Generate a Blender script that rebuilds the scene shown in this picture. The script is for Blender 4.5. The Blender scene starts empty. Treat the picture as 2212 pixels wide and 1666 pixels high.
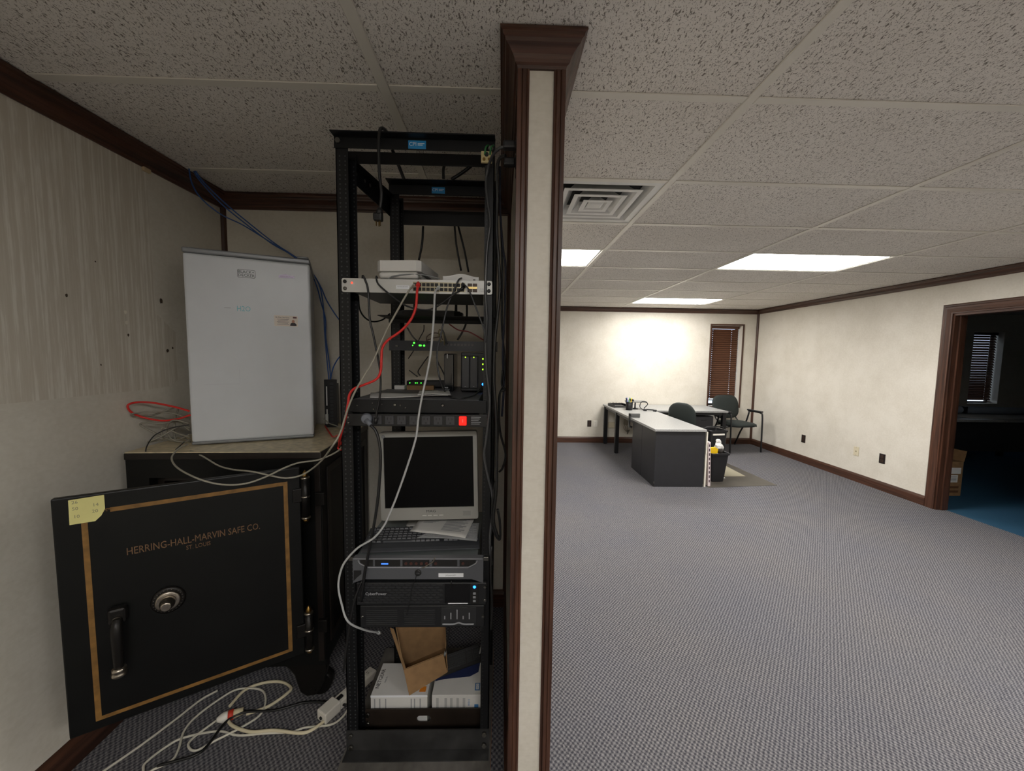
import bpy, bmesh, math, random
from mathutils import Vector, Matrix
random.seed(7)
SC = bpy.context.scene
COL = SC.collection
PI = math.pi

# ---------------------------------------------------------------- camera
F_PX, PITCH, YAW, ROLL, CAM_Z = 829.0, 0.0775, 0.0263, 0.0144, 1.535
_f = Vector((math.sin(YAW)*math.cos(PITCH), math.cos(YAW)*math.cos(PITCH), -math.sin(PITCH)))
_r = Vector((math.cos(YAW), -math.sin(YAW), 0))
_u = _r.cross(_f)
_r2 = math.cos(ROLL)*_r + math.sin(ROLL)*_u
_u2 = -math.sin(ROLL)*_r + math.cos(ROLL)*_u
cam = bpy.data.cameras.new('camera')
cam.sensor_width = 36.0
cam.lens = F_PX/2212*36.0
cam.clip_start = 0.02
cam_o = bpy.data.objects.new('camera', cam)
COL.objects.link(cam_o)
cam_o.matrix_world = Matrix(((_r2.x, _u2.x, -_f.x, 0), (_r2.y, _u2.y, -_f.y, 0),
                             (_r2.z, _u2.z, -_f.z, CAM_Z), (0, 0, 0, 1)))
SC.camera = cam_o

def at(u, v, Y):
    """a point measured in the photograph, at the depth Y it has in the room"""
    d = _f*F_PX + _r2*(u-1106) - _u2*(v-833)
    return Vector((0, 0, CAM_Z)) + d*(Y/d.y)

# ---------------------------------------------------------------- world, exposure
w = bpy.data.worlds.new('world'); SC.world = w; w.use_nodes = True
bg = w.node_tree.nodes['Background']
bg.inputs[0].default_value = (0.72, 0.84, 1.0, 1)
bg.inputs[1].default_value = 1.6
LIGHT_STRENGTH = 24.0
SC.cycles.diffuse_bounces = 8
SC.view_settings.view_transform = 'Standard'
SC.view_settings.look = 'None'
SC.view_settings.exposure = 0.25
SC.view_settings.gamma = 1.0
SC.view_settings.use_curve_mapping = False

# ---------------------------------------------------------------- helpers
def lin(c):
    return tuple(((x/255)/12.92 if x <= 10 else (((x/255)+0.055)/1.055)**2.4) for x in c)+(1,)

MATS = {}
def nodes_of(name):
    m = bpy.data.materials.new(name); m.use_nodes = True
    nt = m.node_tree; b = nt.nodes['Principled BSDF']
    MATS[name] = m
    return m, nt, b

def N(nt, kind, **kw):
    n = nt.nodes.new(kind)
    for k, v in kw.items():
        if k.startswith('i_'): n.inputs[k[2:].replace('_', ' ')].default_value = v
        else: setattr(n, k, v)
    return n

def ramp(nt, stops, interp='LINEAR'):
    n = nt.nodes.new('ShaderNodeValToRGB'); cr = n.color_ramp; cr.interpolation = interp
    while len(cr.elements) < len(stops): cr.elements.new(0.5)
    for e, (p, c) in zip(cr.elements, stops):
        e.position = p; e.color = c if len(c) == 4 else tuple(c)+(1,)
    return n

def mat(name, col, rough=0.5, metal=0.0, var=0.0, vscale=(12, 12, 12), bump=0.0, bscale=300.0,
        spec=0.5, emit=None, coat=0.0, pos=False):
    """plain procedural surface: colour with a little noise, fine relief"""
    if name in MATS: return MATS[name]
    m, nt, b = nodes_of(name)
    b.inputs['Base Color'].default_value = lin(col)
    b.inputs['Roughness'].default_value = rough
    b.inputs['Metallic'].default_value = metal
    b.inputs['Specular IOR Level'].default_value = spec
    b.inputs['Coat Weight'].default_value = coat
    if emit:
        b.inputs['Emission Color'].default_value = lin(emit[0]); b.inputs['Emission Strength'].default_value = emit[1]
    src = None
    if var or bump:
        if pos: src = N(nt, 'ShaderNodeNewGeometry').outputs['Position']
        else: src = N(nt, 'ShaderNodeTexCoord').outputs['Object']
    if var:
        mp = N(nt, 'ShaderNodeMapping'); mp.inputs['Scale'].default_value = vscale
        nt.links.new(src, mp.inputs[0])
        no = N(nt, 'ShaderNodeTexNoise', i_Scale=1.0, i_Detail=5.0)
        nt.links.new(mp.outputs[0], no.inputs['Vector'])
        c = lin(col)
        r = ramp(nt, [(0.3, tuple(x*(1-var) for x in c[:3])), (0.7, tuple(min(1, x*(1+var)) for x in c[:3]))])
        nt.links.new(no.outputs['Fac'], r.inputs[0]); nt.links.new(r.outputs[0], b.inputs['Base Color'])
    if bump:
        no2 = N(nt, 'ShaderNodeTexNoise', i_Scale=bscale, i_Detail=2.0)
        nt.links.new(src, no2.inputs['Vector'])
        bp = N(nt, 'ShaderNodeBump', i_Strength=bump, i_Distance=0.002)
        nt.links.new(no2.outputs['Fac'], bp.inputs['Height']); nt.links.new(bp.outputs[0], b.inputs['Normal'])
    return m

class MB:
    """collects shapes, builds ONE mesh object"""
    def __init__(s): s.v = []; s.f = []; s.sm = []
    def add(s, vs, fs, smooth=False, M=None):
        b = len(s.v)
        for p in vs:
            p = Vector(p)
            s.v.append(M @ p if M is not None else p)
        for f in fs: s.f.append([b+i for i in f]); s.sm.append(smooth)
        return s
    def box(s, lo, hi, M=None):
        x0, y0, z0 = lo; x1, y1, z1 = hi
        return s.add([(x0,y0,z0),(x1,y0,z0),(x1,y1,z0),(x0,y1,z0),(x0,y0,z1),(x1,y0,z1),(x1,y1,z1),(x0,y1,z1)],
                     [(3,2,1,0),(4,5,6,7),(0,1,5,4),(1,2,6,5),(2,3,7,6),(3,0,4,7)], M=M)
    def bbox(s, lo, hi, r=0.003, n=2, M=None):
        """bevelled box: rounded in plan by r, with softened top and bottom"""
        x0, y0, z0 = lo; x1, y1, z1 = hi
        r = min(r, (x1-x0)/2.01, (y1-y0)/2.01, (z1-z0)/2.01)
        def ring(z, ins):
            out = []
            for cx, cy, a0 in ((x1-r, y1-r, 0), (x0+r, y1-r, PI/2), (x0+r, y0+r, PI), (x1-r, y0+r, 1.5*PI)):
                for k in range(n+1):
                    a = a0+PI/2*k/n; rr = r-ins
                    out.append((cx+rr*math.cos(a), cy+rr*math.sin(a), z))
            return out
        lv = []
        for k in range(n+1):
            a = PI/2*k/n; lv.append((z0+r-r*math.sin(PI/2-a) if False else z0+r*(1-math.cos(PI/2-a)) if False else z0+r*(1-math.sin(a)), r*(1-math.cos(a))))
        lv = [(z0+r*(1-math.sin(PI/2*(1-k/n))), r*(1-math.cos(PI/2*(1-k/n)))) for k in range(n+1)]
        lv += [(z1-(z-z0), i) for z, i in reversed(lv)]
        rings = [ring(z, i) for z, i in lv]
        return s.loft(rings, closed=True, caps=True, smooth=False, M=M)
    def loft(s, rings, closed=True, caps=True, smooth=True, M=None):
        n = len(rings[0]); vs = [p for r in rings for p in r]; fs = []
        for k in range(len(rings)-1):
            for i in range(n if closed else n-1):
                j = (i+1) % n
                fs.append((k*n+i, k*n+j, (k+1)*n+j, (k+1)*n+i))
        s.add(vs, fs, smooth, M)
        if caps:
            b = len(s.v)-len(vs)
            s.f.append([b+i for i in reversed(range(n))]); s.sm.append(False)
            s.f.append([b+(len(rings)-1)*n+i for i in range(n)]); s.sm.append(False)
        return s
    def lathe(s, prof, seg=20, M=None, smooth=True):
        """prof: (radius, z) list, turned about Z"""
        return s.loft([[(r*math.cos(2*PI*k/seg), r*math.sin(2*PI*k/seg), z) for k in range(seg)] for r, z in prof], M=M, smooth=smooth)
    def cyl(s, p0, p1, r, seg=12, r1=None):
        p0, p1 = Vector(p0), Vector(p1); d = (p1-p0); q = d.to_track_quat('Z', 'Y').to_matrix().to_4x4()
        M = Matrix.Translation(p0) @ q
        return s.lathe([(r, 0), (r if r1 is None else r1, d.length)], seg, M)
    def prism(s, poly, z0, z1, M=None):
        n = len(poly)
        vs = [(x, y, z0) for x, y in poly]+[(x, y, z1) for x, y in poly]
        fs = [tuple(reversed(range(n))), tuple(range(n, 2*n))]+[(i, (i+1) % n, n+(i+1) % n, n+i) for i in range(n)]
        return s.add(vs, fs, False, M)
    def tube(s, pts, r, seg=8, sub=6, flat=None, smooth=True):
        pts = [Vector(p) for p in pts]
        if len(pts) > 2 and sub > 1:
            P = [pts[0]*2-pts[1]]+pts+[pts[-1]*2-pts[-2]]; out = []
            for i in range(1, len(P)-2):
                a, b, c, d = P[i-1:i+3]
                for k in range(sub):
                    t = k/sub
                    out.append(0.5*((2*b)+(c-a)*t+(2*a-5*b+4*c-d)*t*t+(3*b-a-3*c+d)*t**3))
            out.append(pts[-1]); pts = out
        up = Vector((0.123, 0.31, 0.94)); rings = []; prev = None
        for i, p in enumerate(pts):
            t = (pts[min(i+1, len(pts)-1)]-pts[max(i-1, 0)])
            t = t.normalized() if t.length > 1e-9 else Vector((0, 0, 1))
            if prev is None:
                nrm = t.cross(up)
                if nrm.length < 1e-3: nrm = t.cross(Vector((1, 0, 0)))
            else: nrm = prev-t*prev.dot(t)
            nrm.normalize(); prev = nrm; bi = t.cross(nrm)
            rr = r(i/(len(pts)-1)) if callable(r) else r
            rings.append([p+(nrm*math.cos(2*PI*k/seg)+bi*math.sin(2*PI*k/seg))*rr for k in range(seg)])
        return s.loft(rings, smooth=smooth)
    def build(s, name, m, parent=None, world=True, bevel=0.0):
        vs = s.v
        if parent is not None and world:
            inv = mw(parent).inverted(); vs = [inv @ p for p in vs]
        me = bpy.data.meshes.new(name)
        me.from_pydata([tuple(p) for p in vs], [], s.f)
        me.polygons.foreach_set('use_smooth', s.sm)
        me.materials.append(m); me.update()
        bm = bmesh.new(); bm.from_mesh(me); bmesh.ops.recalc_face_normals(bm, faces=bm.faces)
        if bevel:
            bmesh.ops.remove_doubles(bm, verts=bm.verts, dist=1e-6)
            es = [e for e in bm.edges if len(e.link_faces) == 2 and e.calc_face_angle(0) > 0.6]
            bmesh.ops.bevel(bm, geom=es, offset=bevel, segments=2, profile=0.5, affect='EDGES', clamp_overlap=True)
        bm.to_mesh(me); bm.free()
        o = bpy.data.objects.new(name, me); COL.objects.link(o)
        if parent is not None: o.parent = parent
        return o

def mw(o):
    M = o.matrix_basis.copy()
    return mw(o.parent) @ M if o.parent is not None else M

def thing(name, label, cat, loc=(0, 0, 0), rz=0.0, group=None):
    o = bpy.data.objects.new(name, None); COL.objects.link(o)
    o.empty_display_size = 0.05
    o.location = loc; o.rotation_euler = (0, 0, rz)
    o['label'] = label; o['category'] = cat
    if group: o['group'] = group
    return o

def tag(o, label, cat, group=None):
    o['label'] = label; o['category'] = cat
    if group: o['group'] = group
    return o

def struct(o):
    o['kind'] = 'structure'; return o

def dup(root, loc=None, rz=None, label=None):
    r = root.copy(); COL.objects.link(r)
    if loc is not None: r.location = loc
    if rz is not None: r.rotation_euler = (0, 0, rz)
    if label: r['label'] = label
    for ch in list(root.children):
        c = ch.copy(); COL.objects.link(c); c.parent = r
        for g in list(ch.children):
            d = g.copy(); COL.objects.link(d); d.parent = c
    return r

def share(o, name, loc=None, parent=None, rot=None):
    """another piece with the same mesh"""
    c = bpy.data.objects.new(name, o.data); COL.objects.link(c)
    if parent is not None: c.parent = parent
    if loc is not None: c.location = loc
    if rot is not None: c.rotation_euler = rot
    return c

def text(name, body, size, m, parent, M, ext=0.0003, align='CENTER', sx=1.0):
    """flat lettering; M places the text plane (x right, y up) in the world"""
    cu = bpy.data.curves.new(name, 'FONT'); cu.body = body; cu.size = size
    cu.align_x = align; cu.align_y = 'CENTER'; cu.extrude = ext; cu.resolution_u = 2
    t = bpy.data.objects.new(name, cu); COL.objects.link(t)
    dg = bpy.context.evaluated_depsgraph_get(); dg.update()
    me = bpy.data.meshes.new_from_object(t.evaluated_get(dg))
    bpy.data.objects.remove(t)
    me.transform(mw(parent).inverted() @ M @ Matrix.Diagonal((sx, 1, 1, 1)))
    me.materials.clear(); me.materials.append(m)
    o = bpy.data.objects.new(name, me); COL.objects.link(o); o.parent = parent
    return o

def plane_M(p, xdir, ydir):
    x = Vector(xdir).normalized(); y = Vector(ydir); y = (y-x*y.dot(x)).normalized(); z = x.cross(y)
    return Matrix(((x.x, y.x, z.x, p[0]), (x.y, y.y, z.y, p[1]), (x.z, y.z, z.z, p[2]), (0, 0, 0, 1)))

FRONT = lambda x, y, z: plane_M((x, y, z), (1, 0, 0), (0, 0, 1))   # faces -Y

# ---------------------------------------------------------------- surface materials
def wood(name, axis, dark=(40, 24, 17), light=(92, 60, 45)):
    m, nt, b = nodes_of(name)
    g = N(nt, 'ShaderNodeNewGeometry')
    mp = N(nt, 'ShaderNodeMapping'); sc = [60.0, 60.0, 60.0]; sc['xyz'.index(axis)] = 2.5
    mp.inputs['Scale'].default_value = sc
    nt.links.new(g.outputs['Position'], mp.inputs[0])
    n1 = N(nt, 'ShaderNodeTexNoise', i_Scale=1.0, i_Detail=6.0, i_Roughness=0.6, i_Distortion=0.4)
    nt.links.new(mp.outputs[0], n1.inputs['Vector'])
    r = ramp(nt, [(0.30, lin(dark)), (0.72, lin(light))])
    nt.links.new(n1.outputs['Fac'], r.inputs[0]); nt.links.new(r.outputs[0], b.inputs['Base Color'])
    b.inputs['Roughness'].default_value = 0.38
    bp = N(nt, 'ShaderNodeBump', i_Strength=0.12, i_Distance=0.001)
    nt.links.new(n1.outputs['Fac'], bp.inputs['Height']); nt.links.new(bp.outputs[0], b.inputs['Normal'])
    return m
WOOD = {a: wood('stained_wood_'+a, a) for a in 'xyz'}

def wallpaper():
    m, nt, b = nodes_of('cream_wallpaper')
    g = N(nt, 'ShaderNodeNewGeometry')
    n1 = N(nt, 'ShaderNodeTexNoise', i_Scale=3.2, i_Detail=5.0, i_Roughness=0.62)
    n2 = N(nt, 'ShaderNodeTexNoise', i_Scale=60.0, i_Detail=3.0)
    mp = N(nt, 'ShaderNodeMapping'); mp.inputs['Scale'].default_value = (40, 40, 180)
    nt.links.new(g.outputs['Position'], mp.inputs[0])
    n3 = N(nt, 'ShaderNodeTexNoise', i_Scale=1.0, i_Detail=2.0)
    nt.links.new(mp.outputs[0], n3.inputs['Vector'])
    nt.links.new(g.outputs['Position'], n1.inputs['Vector']); nt.links.new(g.outputs['Position'], n2.inputs['Vector'])
    ad = N(nt, 'ShaderNodeMath', operation='MULTIPLY_ADD'); ad.inputs[1].default_value = 0.45
    nt.links.new(n2.outputs['Fac'], ad.inputs[0]); nt.links.new(n1.outputs['Fac'], ad.inputs[2])
    ad2 = N(nt, 'ShaderNodeMath', operation='MULTIPLY_ADD'); ad2.inputs[1].default_value = 0.25
    nt.links.new(n3.outputs['Fac'], ad2.inputs[0]); nt.links.new(ad.outputs[0], ad2.inputs[2])
    r = ramp(nt, [(0.55, lin((199, 193, 180))), (1.1, lin((214, 209, 198)))])
    nt.links.new(ad2.outputs[0], r.inputs[0]); nt.links.new(r.outputs[0], b.inputs['Base Color'])
    b.inputs['Roughness'].default_value = 0.62; b.inputs['Specular IOR Level'].default_value = 0.3
    bp = N(nt, 'ShaderNodeBump', i_Strength=0.18, i_Distance=0.002)
    nt.links.new(n2.outputs['Fac'], bp.inputs['Height']); nt.links.new(bp.outputs[0], b.inputs['Normal'])
    return m
PAPER = wallpaper()

def carpet(name, base, tuft, speck, period=0.026, contrast=1.0):
    m, nt, b = nodes_of(name)
    g = N(nt, 'ShaderNodeNewGeometry')
    nd = N(nt, 'ShaderNodeTexNoise', i_Scale=45.0, i_Detail=2.0)
    nt.links.new(g.outputs['Position'], nd.inputs['Vector'])
    sub = N(nt, 'ShaderNodeVectorMath', operation='MULTIPLY_ADD')
    sub.inputs[1].default_value = (0.014, 0.014, 0); nt.links.new(nd.outputs['Color'], sub.inputs[0])
    nt.links.new(g.outputs['Position'], sub.inputs[2])
    sx = N(nt, 'ShaderNodeSeparateXYZ'); nt.links.new(sub.outputs[0], sx.inputs[0])
    def sn(out, k):
        a = N(nt, 'ShaderNodeMath', operation='MULTIPLY'); a.inputs[1].default_value = k; nt.links.new(out, a.inputs[0])
        c = N(nt, 'ShaderNodeMath', operation='SINE'); nt.links.new(a.outputs[0], c.inputs[0]); return c.outputs[0]
    k = 2*PI/period
    pr = N(nt, 'ShaderNodeMath', operation='MULTIPLY')
    nt.links.new(sn(sx.outputs[0], k), pr.inputs[0]); nt.links.new(sn(sx.outputs[1], k*0.86), pr.inputs[1])
    n2 = N(nt, 'ShaderNodeTexNoise', i_Scale=420.0, i_Detail=2.0); nt.links.new(g.outputs['Position'], n2.inputs['Vector'])
    n3 = N(nt, 'ShaderNodeTexNoise', i_Scale=1.6, i_Detail=4.0); nt.links.new(g.outputs['Position'], n3.inputs['Vector'])
    h = N(nt, 'ShaderNodeMath', operation='MULTIPLY_ADD'); h.inputs[1].default_value = 0.42*contrast
    h0 = N(nt, 'ShaderNodeMath', operation='MULTIPLY_ADD'); h0.inputs[1].default_value = 1.25; h0.inputs[2].default_value = -0.19
    nt.links.new(n2.outputs['Fac'], h0.inputs[0])
    nt.links.new(pr.outputs[0], h.inputs[0]); nt.links.new(h0.outputs[0], h.inputs[2])
    r = ramp(nt, [(0.12, lin(base)), (0.50, tuple(0.5*(a+c) for a, c in zip(lin(base), lin(tuft)))), (0.80, lin(tuft)), (1.0, lin(speck))])
    nt.links.new(h.outputs[0], r.inputs[0])
    mx = N(nt, 'ShaderNodeMixRGB', blend_type='MULTIPLY'); mx.inputs[0].default_value = 1.0
    r3 = ramp(nt, [(0.3, (0.91, 0.92, 0.96, 1)), (0.7, (1, 0.985, 0.965, 1))]); nt.links.new(n3.outputs['Fac'], r3.inputs[0])
    nt.links.new(r.outputs[0], mx.inputs[1]); nt.links.new(r3.outputs[0], mx.inputs[2])
    nt.links.new(mx.outputs[0], b.inputs['Base Color'])
    b.inputs['Roughness'].default_value = 0.95; b.inputs['Specular IOR Level'].default_value = 0.1
    bp = N(nt, 'ShaderNodeBump', i_Strength=0.6, i_Distance=0.004)
    nt.links.new(h.outputs[0], bp.inputs['Height']); nt.links.new(bp.outputs[0], b.inputs['Normal'])
    return m
CARPET = carpet('blue_grey_loop_carpet', (54, 55, 63), (142, 140, 141), (186, 180, 166), period=0.0195, contrast=0.75)
CARPET2 = carpet('teal_carpet', (38, 70, 92), (58, 98, 124), (80, 120, 140), period=0.012, contrast=0.4)

def tile_mat():
    m, nt, b = nodes_of('fissured_ceiling_tile')
    g = N(nt, 'ShaderNodeNewGeometry')
    mp = N(nt, 'ShaderNodeMapping'); mp.inputs['Scale'].default_value = (185, 80, 60)
    mp.inputs['Rotation'].default_value = (0, 0, 0.25)
    nt.links.new(g.outputs['Position'], mp.inputs[0])
    n1 = N(nt, 'ShaderNodeTexNoise', i_Scale=1.0, i_Detail=3.0, i_Roughness=0.55, i_Distortion=0.6)
    nt.links.new(mp.outputs[0], n1.inputs['Vector'])
    n2 = N(nt, 'ShaderNodeTexNoise', i_Scale=330.0, i_Detail=2.0); nt.links.new(g.outputs['Position'], n2.inputs['Vector'])
    w1 = ramp(nt, [(0.58, (0, 0, 0, 1)), (0.64, (1, 1, 1, 1))]); nt.links.new(n1.outputs['Fac'], w1.inputs[0])
    w2 = ramp(nt, [(0.62, (0, 0, 0, 1)), (0.68, (1, 1, 1, 1))]); nt.links.new(n2.outputs['Fac'], w2.inputs[0])
    mxx = N(nt, 'ShaderNodeMath', operation='MAXIMUM'); nt.links.new(w1.outputs[0], mxx.inputs[0]); nt.links.new(w2.outputs[0], mxx.inputs[1])
    n3 = N(nt, 'ShaderNodeTexNoise', i_Scale=1.3, i_Detail=3.0); nt.links.new(g.outputs['Position'], n3.inputs['Vector'])
    r3 = ramp(nt, [(0.3, lin((222, 217, 210))), (0.7, lin((232, 228, 222)))]); nt.links.new(n3.outputs['Fac'], r3.inputs[0])
    mx = N(nt, 'ShaderNodeMixRGB'); nt.links.new(mxx.outputs[0], mx.inputs[0]); nt.links.new(r3.outputs[0], mx.inputs[1])
    mx.inputs[2].default_value = lin((132, 126, 118))
    nt.links.new(mx.outputs[0], b.inputs['Base Color']); b.inputs['Roughness'].default_value = 0.9
    b.inputs['Specular IOR Level'].default_value = 0.15
    bp = N(nt, 'ShaderNodeBump', i_Strength=0.5, i_Distance=0.003, invert=True)
    nt.links.new(mxx.outputs[0], bp.inputs['Height']); nt.links.new(bp.outputs[0], b.inputs['Normal'])
    return m
TILE = tile_mat()
TEE = mat('grid_tee_enamel', (218, 214, 204), 0.35)
WHITE_SILL = mat('window_reveal_paint', (214, 208, 196), 0.5, var=0.03, pos=True)
PLENUM = mat('plenum_board', (120, 116, 108), 0.9, var=0.1, pos=True)

# ---------------------------------------------------------------- room shell
XL, XR, YF, YR, CZ = -1.57, 4.53, 6.76, -3.2, 2.403
YB = 2.25                    # back wall of the nook
PX0, PX1, PY = 0.040, 0.160, 1.13   # the partition's end
XO = 10.2                    # far side of the dark office
DY0, DY1, DZ = 2.87, 3.79, 2.02      # opening in the right wall, unseen near side narrowed to dim the office

struct(MB().box((XL-.12, YR-.12, -.1), (XR+.1, YF+.2, 0)).build('floor', CARPET))
struct(MB().box((XR+.1, YR-.12, -.1), (XO+.12, YF+.2, 0)).build('floor_office', CARPET2))
struct(MB().box((XL-.12, YR, 0), (XL, YF, 2.46)).build('wall_left', PAPER))
struct(MB().box((XL, YB, 0), (PX0, YB+.12, 2.402)).build('wall_back', PAPER))
struct(MB().box((PX0, PY, 0), (PX1, YB+.12, 2.402)).build('wall_partition', PAPER))
struct(MB().box((XL-.12, YR-.12, 0), (XO+.12, YR, 2.46)).build('wall_rear', PAPER))
WX0, WX1, WZ0, WZ1 = 3.70, 4.262, 0.68, 2.125       # window in the far wall
VX0, VX1, VZ0, VZ1 = 8.50, 9.08, 0.78, 2.09         # window in the office
fw = MB()
fw.box((XL-.12, YF, 0), (WX0, YF+.2, 2.46)); fw.box((WX1, YF, 0), (VX0, YF+.2, 2.46))
fw.box((WX0, YF, 0), (WX1, YF+.2, WZ0)); fw.box((WX0, YF, WZ1), (WX1, YF+.2, 2.46))
fw.box((VX1, YF, 0), (XO+.12, YF+.2, 2.46)); fw.box((VX0, YF, 0), (VX1, YF+.2, VZ0)); fw.box((VX0, YF, VZ1), (VX1, YF+.2, 2.46))
struct(fw.build('wall_far', PAPER))
rw = MB()
rw.box((XR, YR, 0), (XR+.12, DY0, 2.46)); rw.box((XR, DY1, 0), (XR+.12, YF, 2.46)); rw.box((XR, DY0, DZ), (XR+.12, DY1, 2.46))
struct(rw.build('wall_right', PAPER))
struct(MB().box((XO, YR, 0), (XO+.12, YF, 2.46)).build('wall_office_right', PAPER))
struct(MB().box((XR+.12, 0.6, 0), (XO, 0.72, 2.402)).build('wall_office_near', PAPER))

# ceiling: plenum board, tees and every lay-in tile
ceil = struct(MB().box((XL-.12, YR-.12, 2.46), (XO+.12, YF+.2, 2.5)).build('ceiling', PLENUM))
struct(MB().box((XR+.12, .72, 2.404), (XO, YF, 2.46)).build('ceiling_office', TILE))
GX = [XL, -.3975, .8217, 2.0409, 3.2601, XR]
GY = [YR]+[1.3376+.6096*k for k in range(-7, 9)]+[YF]
LIGHTS = [(1, 11), (3, 11), (3, 15), (3, 7), (3, 3), (1, 3)]     # (column, row): three in view, the others carry on the same 8 ft spacing out of the picture
VENT = (1, 9)
cache = {}
def tile(x0, x1, y0, y1):
    k = (round(x1-x0, 3), round(y1-y0, 3))
    if k not in cache:
        hx, hy = (x1-x0)/2-.003, (y1-y0)/2-.003
        o = MB().bbox((-hx, -hy, 0), (hx, hy, .016), .004, 1).build('ceiling_tile', TILE, ceil, world=False)
        cache[k] = o
    else: o = share(cache[k], 'ceiling_tile', parent=ceil)
    o.location = ((x0+x1)/2, (y0+y1)/2, 2.4045)
for i in range(5):
    for j in range(len(GY)-1):
        if (i, j) in LIGHTS: continue
        if (i, j) == VENT:
            tile(GX[1], .2121, GY[j], GY[j+1]); continue
        tile(GX[i], GX[i+1], GY[j], GY[j+1])
def tee(lo, hi):
    MB().bbox(lo, hi, .002, 1).build('ceiling_tee', TEE, ceil)
for x in GX[1:5]: tee((x-.017, YR, 2.3990), (x+.017, YF, 2.4045))
for j, y in enumerate(GY[1:-1]):
    for i in range(5): tee((GX[i]+.0172, y-.0165, 2.4000), (GX[i+1]-.0172, y+.0165, 2.4045))
j = VENT[1]; tee((.2121-.0115, GY[j]+.012, 2.4003), (.2121+.0115, GY[j+1]-.012, 2.4045))

# swept mouldings
CROWN = [(0, -.076), (.007, -.076), (.009, -.068), (.015, -.064), (.017, -.056), (.022, -.047), (.031, -.036), (.040, -.029),
         (.043, -.021), (.048, -.018), (.050, -.010), (.056, -.008), (.056, -.001), (0, -.001)]
BASE = [(0, 0), (.015, 0), (.015, .082), (.011, .092), (.008, .101), (.003, .106), (0, .106)]
def sweep(path, k, prof, z, name, axis, ends=(True, True), bevel=0):
    """one straight run k of a wall path (room on the right), mitred to its neighbours"""
    P = [Vector(p) for p in path]
    def d(i): return (P[i+1]-P[i]).normalized()
    def off(i, seg):
        t = d(seg); n = Vector((t.y, -t.x))
        if 0 < i < len(P)-1:
            t0, t1 = d(i-1), d(i); n0, n1 = Vector((t0.y, -t0.x)), Vector((t1.y, -t1.x))
            m = (n0+n1); return m/max(1e-6, m.dot(n))
        return n
    a, b = off(k, k), off(k+1, k)
    mb = MB()
    r0 = [(P[k].x+a.x*q, P[k].y+a.y*q, z+h) for q, h in prof]
    r1 = [(P[k+1].x+b.x*q, P[k+1].y+b.y*q, z+h) for q, h in prof]
    mb.loft([r0, r1], smooth=False)
    return struct(mb.build(name, WOOD[axis]))
PATH = [(XL, YR), (XL, YB), (PX0, YB), (PX0, PY), (PX1, PY), (PX1, YB+.12), (XL, YB+.12), (XL, YF), (XR, YF), (XR, YR)]
# the pillar's corner mouldings stand 6 mm proud, the crown and base sit on them
AX = 'yxyxyxyxy'
for k in range(len(PATH)-1):
    sweep(PATH, k, CROWN, CZ-.001, 'trim_%d' % (k+1), AX[k])
BN = ['baseboard_left', 'baseboard_back', 'baseboard_partition_left', 'baseboard_partition_front', 'baseboard_partition_right',
      'baseboard_back_far_side', 'baseboard_left_far', 'baseboard_far']
for k in range(8): sweep(PATH, k, BASE, 0, BN[k], AX[k])
P2 = [(PX1, YF), (XR, YF), (XR, DY1+.084)]
sweep(P2, 1, BASE, 0, 'baseboard_right', 'y')
P3 = [(XR, DY0-.084), (XR, YR)]
sweep(P3, 0, BASE, 0, 'baseboard_right_near', 'y')

def vert(name, poly, z0, z1):
    return struct(MB().prism(poly, z0, z1).build(name, WOOD['z']))
def cove(x, y, sx, sy, r=.020):
    pts = [(x, y)]
    for k in range(7):
        a = PI/2*k/6; pts.append((x+sx*r*(math.cos(a)), y+sy*r*(math.sin(a))))
    return pts
vert('trim_11', cove(XL, YB, 1, -1), .1, CZ-.07)
vert('trim_12', cove(PX0, YB, -1, -1), .1, CZ-.07)
vert('trim_13', cove(XR, YF, -1, -1, .028), .1, CZ-.07)
# beaded outside-corner mouldings on the end of the partition
def corner_mould(x, s):
    o = .006
    prof = [(0, 0), (0, -.0)]
    xs = [(-o, o*0), (-o, -o)]
    W_ = .026
    P = [(-o, -.004), (-o-.001, -o-.001), (.004, -o-.0015), (.006, -o+.001), (.008, -o-.001), (.017, -o-.0015), (.019, -o+.001), (.021, -o-.001), (W_, -o+.001), (W_, 0),
         (0, 0), (0, W_), (-o+.001, W_), (-o-.001, .021), (-o+.001, .019), (-o-.0015, .017), (-o-.001, .008), (-o+.001, .006)]
    return [(x+s*px, PY+py) for px, py in P]
vert('trim_14', corner_mould(PX0, 1), .0, CZ-.072)
vert('trim_15', corner_mould(PX1, -1), .0, CZ-.072)

# cased opening in the right wall
CAS = [(0, 0), (.018, 0), (.018, .012), (.014, .018), (.016, .03), (.020, .05), (.020, .066), (.015, .072), (.015, .085), (.009, .095), (0, .095)]
door = struct(thing('door_1', 'x', 'x', (XR, DY1, 0)))
del door['label'], door['category']
def casing_leg(y, s):
    # q: proud of wall (towards -X), h: away from the opening
    pts = [(XR-q, y+s*(h+.012)) for q, h in CAS]
    return MB().prism(pts, 0, DZ-.012+.012+.0)
def leg_mitre(y, s):
    rb = [(XR-q, y+s*(h+.012), 0) for q, h in CAS]; rt = [(XR-q, y+s*(h+.012), DZ-.0+h) for q, h in CAS]
    return MB().loft([rb, rt], smooth=False)
leg_mitre(DY1-.02, 1).build('casing_leg', WOOD['z'], door)
leg_mitre(DY0+.02, -1).build('casing_leg', WOOD['z'], door)
ra = [(XR-q, DY0+.02-(h+.012), DZ+h) for q, h in CAS]; rb = [(XR-q, DY1-.02+(h+.012), DZ+h) for q, h in CAS]
MB().loft([ra, rb], smooth=False).build('casing_head', WOOD['y'], door)
MB().box((XR-.004, DY1-.022, 0), (XR+.124, DY1-.0, DZ)).build('jamb', WOOD['z'], door)
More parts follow.
